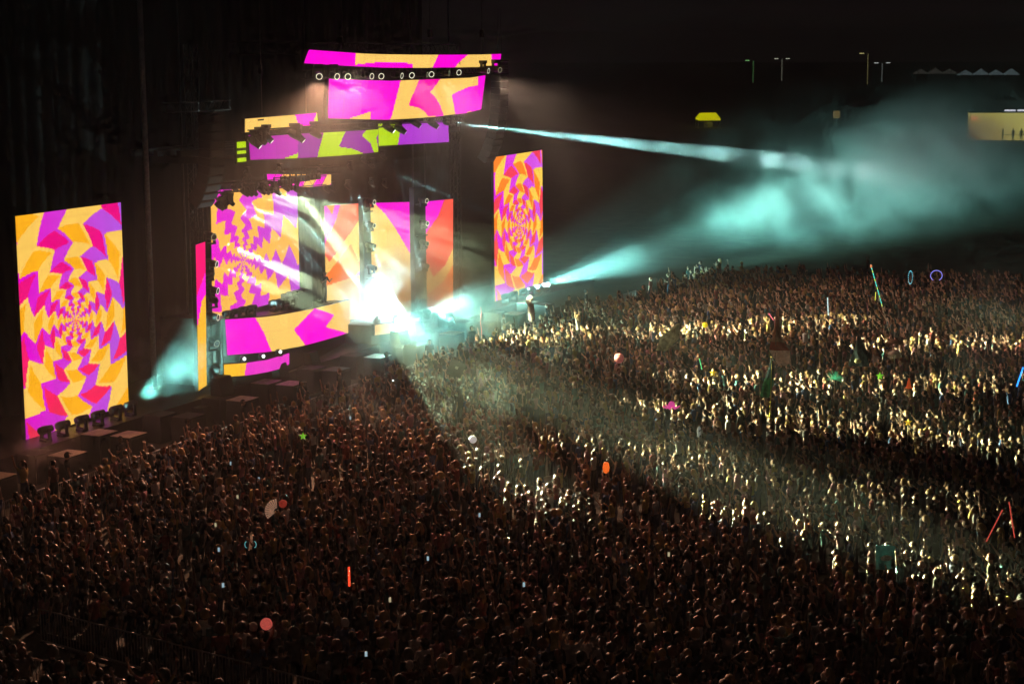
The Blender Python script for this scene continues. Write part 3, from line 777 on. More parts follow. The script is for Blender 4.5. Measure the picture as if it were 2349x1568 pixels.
def ramp_mat(name, cols, rough, mul, bump=0.0):
    """Colour picked per person from a list, by each instance's random number."""
    m = bpy.data.materials.new(name)
    m.use_nodes = True
    nt = m.node_tree
    p = nt.nodes['Principled BSDF']
    p.inputs['Roughness'].default_value = rough
    p.inputs['Specular IOR Level'].default_value = .12
    oi = nt.nodes.new('ShaderNodeObjectInfo')
    mu = nt.nodes.new('ShaderNodeMath'); mu.operation = 'MULTIPLY'; mu.inputs[1].default_value = mul
    fr = nt.nodes.new('ShaderNodeMath'); fr.operation = 'FRACT'
    rp = nt.nodes.new('ShaderNodeValToRGB')
    rp.color_ramp.interpolation = 'CONSTANT'
    while len(rp.color_ramp.elements) < len(cols):
        rp.color_ramp.elements.new(0.5)
    for i, c in enumerate(cols):
        rp.color_ramp.elements[i].position = i / len(cols)
        rp.color_ramp.elements[i].color = (*c, 1)
    nt.links.new(oi.outputs['Random'], mu.inputs[0]); nt.links.new(mu.outputs[0], fr.inputs[0]); nt.links.new(fr.outputs[0], rp.inputs['Fac'])
    nt.links.new(rp.outputs['Color'], p.inputs['Base Color'])
    return m
mc_skin = ramp_mat('crowd_skin', [c for _, c in (SKINS[0], SKINS[1], SKINS[0], SKINS[2], SKINS[1], SKINS[3])], 0.55, 7.31)
mc_shirt = ramp_mat('crowd_shirt', [c for _, c in SHIRTS], 0.85, 1.0)
mc_hair = ramp_mat('crowd_hair', [c for _, c in (HAIRS[0], HAIRS[1], HAIRS[2], HAIRS[1], HAIRS[3], HAIRS[0])], 0.5, 13.7)
mc_pants = ramp_mat('crowd_trousers', [c for _, c in PANTS], 0.9, 3.9)

def V3(*a): return Vector(a)
def arm_pose(kind, s):
    """Upper-arm and forearm directions for one side (s = +1 right, -1 left); the person faces +Y."""
    K = {'down': ((0.18 * s, 0.02, -1), (0.05 * s, 0.25, -1)), 'up': ((0.35 * s, 0.15, 1), (-0.05 * s, 0.15, 1)), 'upwide': ((0.75 * s, 0.1, 0.8), (0.2 * s, 0.1, 1)),
         'point': ((0.25 * s, 0.75, 0.65), (0.0, 0.65, 0.8)), 'bent': ((0.35 * s, 0.3, -0.85), (-0.25 * s, 0.75, 0.55)), 'phone': ((0.2 * s, 0.7, 0.25), (-0.25 * s, 0.35, 0.95)),
         'head': ((0.75 * s, 0.1, 0.55), (-0.75 * s, -0.15, 0.6)), 'hip': ((0.6 * s, -0.15, -0.85), (-0.6 * s, 0.25, -0.6)), 'fist': ((0.3 * s, 0.35, 0.8), (0.1 * s, -0.1, 1))}
    a, b = K[kind]
    return Vector(a).normalized(), Vector(b).normalized()

def body_mesh(name, left, right, lean=0.0, yaw_=0.0, tilt=0.0, voxel=0.024):
    """One continuous figure: limbs and trunk are fused by voxel remeshing, fingers are added as fine tubes."""
    m = MB()
    bones = []       # (p0, p1, r, slot)  slots: 0 skin 1 shirt 2 trousers 3 shoe
    def limb(p0, p1, r0_, r1, slot, mid=None):
        pm = (p0 + p1) / 2
        rm = mid if mid else (r0_ + r1) / 2
        m.ball(p0, r0_, 10, 6); m.ball(p1, r1, 10, 6)
        m.tube([p0, pm, p1], [r0_, rm, r1], 10)
        bones.append((p0, p1, (r0_ + r1) / 2, slot))
    L = Vector((0, lean, 0))
    hipc, waist, chest, neck = V3(0, 0, 0.96), V3(0, 0.01, 1.1) + L * .3, V3(0, 0, 1.32) + L * .8, V3(0, 0.0, 1.47) + L
    m.ball(hipc, 0.15, 14, 8, sc_=(1.08, .8, .85)); bones.append((hipc, hipc, .15, 2))
    m.ball(waist, 0.14, 14, 8, sc_=(.98, .72, 1.1)); bones.append((waist, waist, .14, 1))
    m.ball(chest, 0.18, 14, 8, sc_=(1.0, .68, .95)); bones.append((chest, waist, .18, 1))
    m.ball((hipc + waist) / 2, 0.142, 14, 8, sc_=(1.0, .76, .9))
    m.ball((chest + waist) / 2, 0.155, 14, 8, sc_=(1.0, .7, 1.0))
    hc = V3(0, 0.025, 1.63) + L * 1.1
    limb(chest + V3(0, -.01, .1), hc + V3(0, -.03, -.08), 0.062, 0.056, 0)
    # head: skull, jaw, nose, ears
    HM = Matrix.Rotation(yaw_, 3, 'Z') @ Matrix.Rotation(tilt, 3, 'X')
    h = lambda x, y, z: hc + HM @ V3(x, y, z)
    m.ball(hc, 0.098, 16, 10, sc_=(.86, 1.02, 1.1), M=HM)
    m.ball(h(0, .035, -.065), 0.062, 12, 8, sc_=(.9, .9, .9))
    m.tube([h(0, .09, .015), h(0, .125, -.025), h(0, .095, -.035)], [.012, .02, .014], 6)
    for s in (-1, 1):
        m.ball(h(.088 * s, -.005, -.01), 0.026, 8, 6, sc_=(.45, .7, 1.15))
    bones.append((hc, hc, .1, 0))
    fingers = MB()
    for s, kind in ((-1, left), (1, right)):
        hip = V3(.085 * s, 0, .92); kn = V3(.105 * s, .03, .5); an = V3(.11 * s, -.01, .09); toe = V3(.125 * s, .14, .035)
        limb(hip, kn, .088, .058, 2, .078); limb(kn, an, .056, .038, 2, .056); limb(an + V3(0, -.02, -.04), toe, .042, .036, 3)
        sh = V3(.185 * s, 0, 1.415) + L * .95
        m.ball(sh, .066, 10, 8); limb(chest + V3(.08 * s, 0, .06), sh, .075, .062, 1)
        a, b = arm_pose(kind, s)
        el = sh + a * .285; wr = el + b * .245
        mid = sh + a * .17
        limb(sh, mid, .056, .049, 1); limb(mid, el, .046, .04, 0); limb(el, wr, .041, .027, 0, .037)
        # hand: palm, four fingers and a thumb
        side = b.cross(V3(0, 0, 1)) if abs(b.z) < .92 else b.cross(V3(0, 1, 0))
        side.normalize()
        nrm = side.cross(b).normalized()
        palm = wr + b * .055
        m.tube([wr, palm, wr + b * .095], [.028, .04, .034], 8)
        bones.append((wr, wr + b * .16, .03, 0))
        curl = {'fist': .9, 'phone': .55, 'down': .35}.get(kind, .12)
        for q, (ox, ln) in enumerate(((-.03, .065), (-.01, .078), (.01, .082), (.03, .074))):
            k0 = wr + b * .088 + side * ox
            k1 = k0 + (b + side * ox * 3 * (1 - curl) + nrm * curl * .6).normalized() * ln * .55
            k2 = k1 + (b * (1 - curl) + side * ox * 2 * (1 - curl) + nrm * curl * 1.2).normalized() * ln * .5
            fingers.tube([k0, k1, k2], [.0095, .009, .007], 5)
        th0 = wr + b * .035 + side * -.03
        th1 = th0 + (b * .6 - side * .7 + nrm * .2).normalized() * .042
        fingers.tube([th0, th1, th1 + (b * .9 - side * .2 + nrm * .3).normalized() * .034], [.013, .0115, .009], 5)
    me = m.mesh(name + '_src', m_eye)
    tmp = bpy.data.objects.new('tmp', me); COL.objects.link(tmp)
    md = tmp.modifiers.new('r', 'REMESH'); md.mode = 'VOXEL'; md.voxel_size = voxel; md.use_smooth_shade = True
    sm = tmp.modifiers.new('s', 'SMOOTH'); sm.factor = .5; sm.iterations = 2
    dg = bpy.context.evaluated_depsgraph_get()
    res = bpy.data.meshes.new_from_object(tmp.evaluated_get(dg))
    bpy.data.objects.remove(tmp); bpy.data.meshes.remove(me)
    n = len(res.vertices); co = np.empty(n * 3); res.vertices.foreach_get('co', co); co = co.reshape(-1, 3)
    nf = len(res.polygons)
    fv = [tuple(p.vertices) for p in res.polygons]
    ctr = np.array([co[list(f)].mean(0) for f in fv])
    best = np.full(nf, 1e9); slot = np.zeros(nf, int)
    for p0, p1, r, s_ in bones:
        p0, p1 = np.array(p0), np.array(p1)
        d = p1 - p0; L2 = d @ d
        t = np.clip(((ctr - p0) @ d) / L2, 0, 1) if L2 > 1e-9 else np.zeros(nf)
        ds = np.linalg.norm(ctr - (p0 + t[:, None] * d), axis=1) - r
        up = ds < best
        best[up] = ds[up]; slot[up] = s_
    # eyes and mouth
    for s in (-1, 1):
        e = np.array(h(.034 * s, .088, .012)); slot[np.linalg.norm(ctr - e, axis=1) < .018] = 4
    mo = np.array(h(0, .088, -.062)); slot[(np.abs((ctr - mo)[:, 2]) < .01) & (np.linalg.norm(ctr - mo, axis=1) < .026)] = 4
    out = MB(); out.add(co.tolist(), fv, 0, True); out.mi = slot.tolist()
    k = len(out.f)
    out.add(fingers.v, fingers.f, 0, True)
    bpy.data.meshes.remove(res)
    return out, hc, HM

def hair_mesh(style, hc, HM):
    h = MB()
    n, m_ = 16, 10
    R = .119
    rg = random.Random(len(style) * 13 + ord(style[0]))
    vs, fs, keep = [], [], []
    for i in range(m_ + 1):
        ph = math.pi * i / m_
        for k in range(n):
            t = 2 * math.pi * k / n
            v = V3(math.sin(ph) * math.cos(t) * .9, math.sin(ph) * math.sin(t) * 1.06, math.cos(ph) * 1.1)
            front = v.y > .28 and v.z < .55
            low = v.z < (-.55 if style in ('short', 'curly') else -.75)
            keep.append(not (front or low))
            r = R * (1 + .05 * math.sin(7 * t + i))
            if style == 'curly': r = R * (1.45 + .16 * rg.random())
            if style == 'cap': r = R * 1.04
            vs.append(hc + HM @ (v * r + V3(0, -.012, .012)))
    for i in range(m_):
        for k in range(n):
            q = (i * n + k, (i + 1) * n + k, (i + 1) * n + (k + 1) % n, i * n + (k + 1) % n)
            if all(keep[a] for a in q): fs.append(q)
    h.add(vs, fs, 0, True)
    if style == 'long':
        for dx in (-.06, -.03, 0, .03, .06):
            h.tube([hc + HM @ V3(dx, -.085, .02), hc + V3(dx * 1.25, -.12, -.12), hc + V3(dx * 1.3, -.115, -.3 - .02 * abs(dx) * 30)], [.036, .04, .014], 6)
    if style == 'tail':
        h.tube([hc + HM @ V3(0, -.1, .06), hc + V3(0, -.17, .03), hc + V3(0, -.17, -.18)], [.03, .04, .012], 7)
    if style == 'bun':
        h.ball(hc + HM @ V3(0, -.06, .125), .05, 10, 6)
    if style == 'cap':
        h.add([hc + HM @ V3(x, y, z) for x, y, z in ((-.085, .06, .05), (.085, .06, .05), (.07, .18, .035), (-.07, .18, .035), (-.085, .06, .062), (.085, .06, .062), (.07, .18, .047), (-.07, .18, .047))],
              [(0, 3, 2, 1), (4, 5, 6, 7), (0, 1, 5, 4), (1, 2, 6, 5), (2, 3, 7, 6), (3, 0, 4, 7)])
    return h

POSES = [('arms down', 'down', 'down', 0, 0, .05), ('both arms raised', 'up', 'upwide', 0, .1, -.12), ('right arm raised', 'down', 'up', .02, -.2, -.05), ('left arm raised', 'upwide', 'bent', .02, .3, 0),
         ('pointing at the stage', 'down', 'point', .03, 0, -.05), ('holding up a phone', 'bent', 'phone', 0, 0, .05), ('hands behind the head', 'head', 'head', -.02, .2, -.1), ('left fist in the air', 'fist', 'down', .03, .2, -.15),
         ('both arms stretched up', 'up', 'up', 0, 0, -.15), ('hand on hip', 'hip', 'down', 0, .5, .05), ('right arm bent up', 'down', 'bent', 0, -.5, .1), ('arms bent in front', 'bent', 'bent', .04, .15, .15)]
STYLES = ['short', 'long', 'short', 'tail', 'short', 'long', 'cap', 'curly', 'long', 'bun', 'short', 'short']
LIB = []
for i, (pn, l, r, lean, yw, tl) in enumerate(POSES):
    b, hc, HM = body_mesh('body', l, r, lean, yw, tl)
    LIB.append((pn, b, hc, HM))
BODY = [b.mesh('body', [mc_skin, mc_shirt, mc_pants, m_shoe, m_eye]) for _, b, _, _ in LIB]
HSTY = {'short': 'short hair', 'long': 'long hair', 'tail': 'a ponytail', 'cap': 'a cap', 'curly': 'big curly hair', 'bun': 'a hair bun'}
HAIR = {}
for i, (_, b, hc, HM) in enumerate(LIB):
    for st in set((STYLES[i], 'short', 'long', 'cap', 'curly')):
        HAIR[(i, st)] = hair_mesh(st, hc, HM)
HAIRM = {k: v.mesh('hair', m_hair['black']) for k, v in HAIR.items()}

def person(label, loc, rz, pose, style, skin, shirt, hair, pants, scale=1.0, group=None):
    o = obj('person', BODY[pose])
    for k, m in enumerate((m_skin[skin], m_shirt[shirt], m_pants[pants])):
        o.material_slots[k].link = 'OBJECT'; o.material_slots[k].material = m
    o.location = loc; o.rotation_euler = (0, 0, rz); o.scale = (scale,) * 3
    tag(o, label, 'person', group)
    h = obj('hair' if style != 'cap' else 'cap', HAIRM[(pose, style)], o)
    h.material_slots[0].link = 'OBJECT'
    h.material_slots[0].material = m_hair[hair] if style != 'cap' else m_shirt[hair] if hair in m_shirt else m_shirt['black']
    return o

# where the crowd stands: jittered grid inside the field of view (with a margin), in front of the barrier
def to_px(x, y, z):
    d = Vector((x, y, z)) - CAM
    w = d.dot(f0)
    return 1174.5 + 4217 * d.dot(cr) / w, 784 - 4217 * d.dot(cu) / w, w
BAR_A = ((-25.4, -16.0), (-26.6, -26.5)); BAR_B = ((-22.1, -16.0), (-24.1, -27.0))
rg = random.Random(11)
SPOTS = []
STEP = 0.7
y = -7.1
while y > -52:
    x = -34 + (0.31 if int(y / STEP) % 2 else 0)
    while x < 70:
        px_, py_ = x + rg.uniform(-.23, .23), y + rg.uniform(-.23, .23)
        x += STEP
        u, v, w = to_px(px_, py_, 1.6)
        if not (-200 < u < 2800 and 560 < v < 1720 and w > 30):
            continue
        far = px_ - 63 + 0.17 * (py_ + 30)
        if far > 0 and rg.random() < min(1, far / 4): continue
        if px_ > 44 and py_ > -8.5 and rg.random() < .6: continue
        if -28 < py_ < -15 and -25.6 - .11 * (py_ + 17.6) * -1 < px_ < -22.5 - .19 * (py_ + 18.3) * -1: continue
        nz = math.sin(px_ * .35 + 2 * math.sin(py_ * .21)) * math.cos(py_ * .4 + px_ * .13)
        if rg.random() < .06 + (.4 if nz < -.6 else .1 if nz < -.3 else 0): continue
        if py_ > -7.6 and rg.random() < .3: continue
        SPOTS.append((px_, py_, u, v, w))
    y -= STEP
print('CROWD', len(SPOTS))
# ---- the 300 people who show largest (nearest the camera) are individuals
inframe = sorted([s for s in SPOTS if 4 < s[2] < 2345 and s[3] < 1600], key=lambda s: s[4])
near = inframe[:300]
near_set = set((s[0], s[1]) for s in near)
rows = sorted(near, key=lambda s: -s[3])
ROWS = [rows[i:i + 20] for i in range(0, 300, 20)]
rgp = random.Random(5)
posew = [18, .8, 1.2, .8, 1.2, 1.5, .6, .8, .5, 3, 5, 4]
for ri, row in enumerate(ROWS):
    for k, s in enumerate(sorted(row, key=lambda s: s[2])):
        pose = rgp.choices(range(12), posew)[0]
        st = rgp.choice([STYLES[pose], 'short', 'short', 'long', 'cap', 'curly'] if rgp.random() < .8 else ['curly'])
        hair = rgp.choice(['black', 'brown', 'brown', 'blond', 'auburn']) if st != 'cap' else rgp.choice(['black', 'white', 'red', 'navy'])
        shirt = rgp.choice(SHIRTS)[0]
        look = f'{hair} cap' if st == 'cap' else {'short': f'short {hair} hair', 'long': f'long {hair} hair', 'tail': f'{hair} ponytail', 'curly': f'big {hair} curls', 'bun': f'{hair} hair bun'}[st]
        lab = f'{shirt}-shirted person, {look}, {POSES[pose][0]}, {nth(k)} from left, {nth(ri)} row up'
        person(lab, (s[0], s[1], 0), rgp.gauss(math.atan2(-(23 - s[0]), -s[1]) * .6, .35), pose, st, rgp.choice(SKINS)[0], shirt, hair, rgp.choice(PANTS)[0], rgp.uniform(.91, 1.07), 'people in the nearest part of the crowd')

# ---- everybody else: one crowd
def build_crowd():
    src = bpy.data.collections.new('crowd_figures')
    for i, (_, b, hc, HM) in enumerate(LIB):
        for st in (STYLES[i], 'short' if STYLES[i] != 'short' else 'long'):
            m = MB()
            m.v, m.f, m.mi, m.sm = list(b.v), list(b.f), list(b.mi), list(b.sm)
            h = HAIR[(i, st)]
            m.add(h.v, h.f, 1 if st == 'cap' else 5, True)
            o = bpy.data.objects.new('figure_%02d_%s' % (i, st), m.mesh('figure', [mc_skin, mc_shirt, mc_pants, m_shoe, m_eye, mc_hair]))
            src.objects.link(o)
    names = sorted(o.name for o in src.objects)
    rest = [s for s in SPOTS if (s[0], s[1]) not in near_set]
    me = bpy.data.meshes.new('crowd')
    zq = random.Random(9)
    me.from_pydata([(s[0], s[1], zq.choice((0, .12, .7)) if zq.random() < .035 else 0) for s in rest], [], [])
    rz = me.attributes.new('turn', 'FLOAT_VECTOR', 'POINT'); sz = me.attributes.new('size', 'FLOAT', 'POINT'); pk = me.attributes.new('pick', 'INT', 'POINT')
    w = {i: p for i, p in enumerate([24, 2, 3, 2, 2.8, 1.6, .6, 1.8, 1.8, 2.5, 4, 4])}
    q = random.Random(3)
    tz, ss, kk = [], [], []
    for s in rest:
        pose = q.choices(range(12), [w[i] for i in range(12)])[0]
        c = [i for i, n in enumerate(names) if n.startswith('figure_%02d' % pose)]
        kk.append(q.choice(c))
        tz += [q.gauss(0, .04), q.gauss(0, .04), q.gauss(math.atan2(-(23 - s[0]), -s[1]) * .6, .3)]
        ss.append(q.uniform(.91, 1.07))
    rz.data.foreach_set('vector', tz); sz.data.foreach_set('value', ss); pk.data.foreach_set('value', kk)
    o = obj('crowd', me)
    tag(o, 'dense crowd of thousands facing the stage, beyond the nearest rows', 'crowd', kind='stuff')
    ng = bpy.data.node_groups.new('crowd_placer', 'GeometryNodeTree')
    ng.interface.new_socket('Geometry', in_out='INPUT', socket_type='NodeSocketGeometry')
    ng.interface.new_socket('Geometry', in_out='OUTPUT', socket_type='NodeSocketGeometry')
    N = ng.nodes.new
    gi, go = N('NodeGroupInput'), N('NodeGroupOutput')
    ci = N('GeometryNodeCollectionInfo'); ci.inputs['Collection'].default_value = src; ci.inputs['Separate Children'].default_value = True; ci.inputs['Reset Children'].default_value = True
    ip = N('GeometryNodeInstanceOnPoints'); ip.inputs['Pick Instance'].default_value = True
    def attr(n, t):
        a = N('GeometryNodeInputNamedAttribute'); a.data_type = t; a.inputs['Name'].default_value = n
        return next(s for s in a.outputs if s.enabled and s.name == 'Attribute')
    er = N('FunctionNodeEulerToRotation')
    l = ng.links.new
    l(gi.outputs[0], ip.inputs['Points']); l(ci.outputs[0], ip.inputs['Instance'])
    l(attr('pick', 'INT'), ip.inputs['Instance Index'])
    l(attr('turn', 'FLOAT_VECTOR'), er.inputs[0]); l(er.outputs[0], ip.inputs['Rotation'])
    l(attr('size', 'FLOAT'), ip.inputs['Scale'])
    l(ip.outputs[0], go.inputs[0])
    md = o.modifiers.new('placer', 'NODES'); md.node_group = ng
build_crowd()

# security crew in the pit
for k, x in enumerate((-11.5, -7.6, -3.4, 1.0, 5.2, 9.4, 14.1, 18.3, 23.0, 27.5, 32.4, 36.8, 40.9, 45.2)):
    person(f'security guard in a black shirt in the pit, {nth(k)} from the left', (x + rgp.uniform(-.8, .8), -5.3 + rgp.uniform(-.3, .3), 0), math.pi + rgp.gauss(0, .4), (0, 9, 10, 11)[k % 4], ('short', 'cap')[k % 2], SKINS[k % 4][0], 'black', 'black', 'black trousers', rgp.uniform(1.0, 1.08), 'security guards in the pit')
# performers on stage
person('performer standing behind the right riser, lit white from above', (27.3, 0.15, 2.05), math.pi, 1, 'short', 'tan', 'black', 'black', 'black trousers', 1.05)
person('stage hand in black at the inner end of the left riser', (22.6, 0.9, 3.5), math.pi * .9, 11, 'cap', 'pale', 'black', 'black', 'black trousers', 1.0)
dj = thing('mixing_desk', 'black mixing desk on the left riser before the spiral screen', 'desk', (18.0, -0.2, 3.85))
MB().box((0, 0, .45), (2.0, .7, .9)).build('table', M_STEEL, dj)
for k, dx in enumerate((-.6, 0, .6)):
    MB().box((dx, -.05, .95), (.42, .36, .09)).build('player', M_PLASTIC, dj)

# ------------------------------------------------------------------ crowd barriers
bar = MB()
for zz in (0.12, 1.08):
    bar.tube([(-1.2, 0, zz), (1.2, 0, zz)], .024, 6)
for k in range(-9, 10):
    bar.tube([(.13 * k, 0, .12), (.13 * k, 0, 1.08)], .009 if k % 9 else .022, 5)
bar = bar.mesh('frame', mat('barrier_steel', (0.38, 0.37, 0.36), 0.4, 0.7))
barp = MB().box((0, 0.03, .25), (2.3, .012, .24)).mesh('kick_panel', M_STEEL)
barf = MB().box((0, 0.35, .03), (2.3, .7, .03)).mesh('foot_plate', M_STEEL)
def barrier(x, y, rz, lab, grp):
    t = thing('crowd_barrier', lab, 'barrier', (x, y, 0), rz, grp)
    obj('frame', bar, t); obj('kick_panel', barp, t); obj('foot_plate', barf, t)
for k in range(27):
    barrier(-13.5 + 2.43 * k, -6.35, 0, f'steel crowd barrier at the pit edge, {nth(k)} from the left', 'crowd barriers along the pit')
for seg, nm, n in ((((-25.45, -16.4), (-26.65, -27.2)), 'outer', 5), (((-22.1, -16.2), (-24.1, -27.0)), 'inner', 5)):
    (x0, y0), (x1, y1) = seg
    for k in range(n):
        tt = (k + .5) / n
        barrier(x0 + (x1 - x0) * tt, y0 + (y1 - y0) * tt, math.atan2(y1 - y0, x1 - x0), f'steel aisle barrier at bottom left, {nth(k)} from the top in the {nm} line', 'aisle barriers at bottom left')

# ------------------------------------------------------------------ things carried over the crowd
def glow(name, c, s): return lamp_mat(name, c, s)
def ball_thing(lab, loc, r, m, cat='ball', name='beach_ball', seams=6):
    t = thing(name, lab, cat, loc)
    MB().ball((0, 0, 0), r, 20, 14).build('skin', m, t)
    s = MB()
    for k in range(seams):
        a = math.pi * k / seams
        pts = [V3(math.sin(p) * math.cos(a), math.sin(p) * math.sin(a), math.cos(p)) * (r * 1.002) for p in np.linspace(0, 2 * math.pi, 25)]
        s.tube(pts, r * .016, 4, cap=False)
    s.build('seam', m, t)
    MB().tube([(0, 0, -r * 1.06), (0, 0, -r * .98)], r * .09, 8).build('valve', m, t)
    return t
ball_thing('red glowing ball above the dark crowd at bottom left', (-22.96, -24.64, 2.0), .165, mat('ball_red', (.5, .08, .07), .5, emit=(1, .16, .12), strength=.36))
ball_thing('large dusty pink beach ball above the middle crowd', (17.17, -18.75, 2.6), .24, mat('ball_pink', (.75, .22, .22), .45, emit=(1, .2, .2), strength=.12))  # skin glows faintly in place of light on the ball
ball_thing('small bright yellow balloon in the lit back crowd', (30.57, -18.38, 2.3), .15, mat('ball_yellow', (.9, .62, .02), .4, emit=(1, .7, .02), strength=.55), 'balloon', 'balloon', 2)  # added glow makes the balloon look lit
ball_thing('white balloon held up in the bright streak of light', (-.81, -19.88, 2.3), .15, mat('ball_white', (.85, .8, .78), .4, emit=(1, .9, .88), strength=.35), 'balloon', 'balloon', 2)  # glow stands in for the bright beam on the balloon
ball_thing('pale spotted ball left of the white balloon', (-.04, -18.02, 2.0), .16, mat('ball_spotted', (.6, .62, .62), .5, var=.8, scale=22))
ball_thing('small red lantern ball beside the folding fan', (-11.46, -17.9, 2.0), .14, mat('lantern_red', (.5, .06, .04), .5, emit=(1, .1, .06), strength=.16), 'lantern', 'lantern', 8)

# folding fan
t = thing('folding_fan', 'open folding fan with pale ribs above the left crowd', 'fan', (-11.58, -17.73, 1.75), math.radians(-62))
for k in range(11):
    a = math.radians(95 + 12 * k)
    m = MB()
    e1 = V3(math.cos(a), 0, math.sin(a)); e2 = V3(-math.sin(a), 0, math.cos(a))
    m.add([e1 * .1 - e2 * .008 + V3(0, .004 * (k % 2), 0), e1 * .42 - e2 * .034, e1 * .42 + e2 * .034 + V3(0, .02, 0), e1 * .1 + e2 * .008, e1 * .1 - e2 * .008 + V3(0, .008, 0), e1 * .42 - e2 * .034 + V3(0, .006, 0), e1 * .42 + e2 * .034 + V3(0, .026, 0), e1 * .1 + e2 * .008 + V3(0, .008, 0)],
          [(0, 1, 2, 3), (7, 6, 5, 4), (0, 4, 5, 1), (1, 5, 6, 2), (2, 6, 7, 3), (3, 7, 4, 0)])
    m.build('leaf', mat('fan_paper', (.85, .62, .45), .7, emit=(1, .55, .35), strength=.22), t)  # stage light on the paper is put in as a warm glow
MB().tube([(0, -.02, 0), (0, .03, 0)], .03, 8).build('pivot', M_STEEL, t)

def stick(lab, a, b, r, c, s, name='light_stick'):
    a, b = Vector(a), Vector(b)
    t = thing(name, lab, 'light stick', a)
    d = b - a
    n = 5
    for k in range(n):
        MB().tube([d * (k / n), d * ((k + .93) / n)], r, 8).build('tube_segment', glow('stick_%s' % name + lab[:10].replace(' ', '_'), c, s), t)
    MB().tube([d * -.16, d * -.005], r * .8, 8).build('handle', M_PLASTIC, t)
    MB().ball(d, r * 1.05, 8, 6).build('cap', M_PLASTIC, t)
stick('thick red light stick upright in the dark lower crowd', (-18.83, -24.83, 1.95), (-18.78, -24.8, 2.52), .032, (1, .06, .02), 1.6)
stick('blue light stick leaning at the right edge of the crowd', (20.34, -36.9, 2.0), (20.7, -37.1, 2.85), .03, (.02, .25, 1), 3.0)
stick('long thin red stick slanting right, in the dark crowd at right', (-5.96, -40.66, 1.8), (-5.745, -41.1, 2.85), .018, (1, .12, .08), .55)
stick('long thin red stick slanting left, rightmost in the dark crowd', (-5.12, -41.39, 1.8), (-5.215, -41.19, 2.99), .018, (1, .12, .08), .45)
stick('pale upright baton among the brightly lit back rows', (37.23, -23.41, 2.2), (37.4, -23.3, 3.2), .035, (.75, 1, 1), .9)
stick('small pink light stick tilted in the back crowd', (33.0, -21.5, 2.4), (33.1, -21.2, 2.75), .022, (1, .15, .25), 1.4)
stick('short green glow stick in the middle crowd', (19.0, -22.3, 2.0), (18.9, -22.2, 2.55), .02, (.1, 1, .3), 1.0)
stick('tiny yellow glow stick in the far crowd', (43.5, -24.5, 2.3), (43.6, -24.5, 2.8), .02, (.9, .9, .1), 1.2)

# LED tall pole
t = thing('led_pole', 'very tall thin LED pole leaning left above the back crowd', 'pole', (34.09, -27.92, 1.2))
b0, b1 = V3(0, 0, 0), V3(-.1, 1.3, 4.3)
MB().tube([b0, b0.lerp(b1, .5)], [.024, .02], 6).build('shaft', mat('pole_wood', (.4, .33, .22), .6), t)
for k in range(14):
    MB().tube([b0.lerp(b1, .5 + .035 * k), b0.lerp(b1, .5 + .035 * k + .03)], .022, 6).build('led_segment', glow('led_cyan' if k % 3 else 'led_lime', (.1, 1, .85) if k % 3 else (.7, 1, .15), 1.1), t)
MB().ball(b1, .06, 10, 6, sc_=(1, 1, 1.6)).build('tip', glow('led_orange', (1, .3, .1), .8), t)
# LED hoop
t = thing('led_hoop', 'violet LED hoop held up at the back right of the crowd', 'hoop', (56.57, -25.25, 2.3), math.radians(-65))
MB().tube([V3(math.cos(a) * .38, 0, math.sin(a) * .34) for a in np.linspace(math.radians(-60), math.radians(240), 40)], .018, 6).build('ring', glow('hoop_violet', (.3, .28, 1), 1.6), t)
MB().tube([V3(math.cos(a) * .38, 0, math.sin(a) * .34) for a in np.linspace(math.radians(-120), math.radians(-60), 10)], .018, 6).build('dark_section', M_PLASTIC, t)
# dotted cyan light string shape
t = thing('light_string', 'cluster of tiny cyan lights left of the violet hoop', 'lights', (54.6, -24.0, 1.9))
for k in range(18):
    a = k / 18 * 2 * math.pi
    MB().ball((.16 * math.cos(a), -.1 * math.cos(a), .45 + .42 * math.sin(a)), .022, 6, 4).build('bulb', glow('bulb_cyan', (.2, .85, 1), 2.0), t)
MB().tube([V3(.16 * math.cos(a), -.1 * math.cos(a), .45 + .42 * math.sin(a)) for a in np.linspace(0, 6.283, 24)], .006, 4).build('wire', M_PLASTIC, t)

def flag(name, lab, loc, rz, pole_h, pole_lean, grid, mats, sway, pole_m=None, thick=.006):
    """Cloth sheet hung from a pole: grid rows give (height, reach); folds by sines."""
    t = thing(name, lab, 'flag', loc, rz)
    top = V3(pole_lean[0], pole_lean[1], pole_h)
    MB().tube([(0, 0, 0), top * .5 + V3(.01, 0, 0), top], [.02, .017, .012], 6).build('pole', pole_m or mat('pole_dark', (.1, .09, .08), .6), t)
    nu, nv = 14, len(grid) * 3
    c = MB(); vs = []; fs = []
    for layer in (0, 1):
        for j in range(nv + 1):
            q = j / nv * (len(grid) - 1); a = int(min(q, len(grid) - 2)); fr = q - a
            f_, x0, x1 = [grid[a][k] * (1 - fr) + grid[a + 1][k] * fr for k in range(3)]
            for i in range(nu + 1):
                u = i / nu
                x = x0 + (x1 - x0) * u
                y = sway * math.sin(u * 7 + j * .5) * (.25 + u) + layer * thick
                p = top * f_
                vs.append((p.x + x, p.y + y, p.z - sway * .5 * u))
    per = (nu + 1) * (nv + 1)
    mi = []
    for layer in (0, 1):
        for j in range(nv):
            for i in range(nu):
                a = layer * per + j * (nu + 1) + i
                q = (a, a + 1, a + nu + 2, a + nu + 1)
                fs.append(q if layer else q[::-1])
                mi.append(int(min(len(mats) - 1, j / nv * len(mats))) if len(mats) > 1 else 0)
    c.add(vs, fs, 0, True); c.mi = mi
    c.build('cloth', mats, t)
    return t
F_CREAM = mat('flag_cream', (.5, .52, .36), .9, var=.7, scale=4)
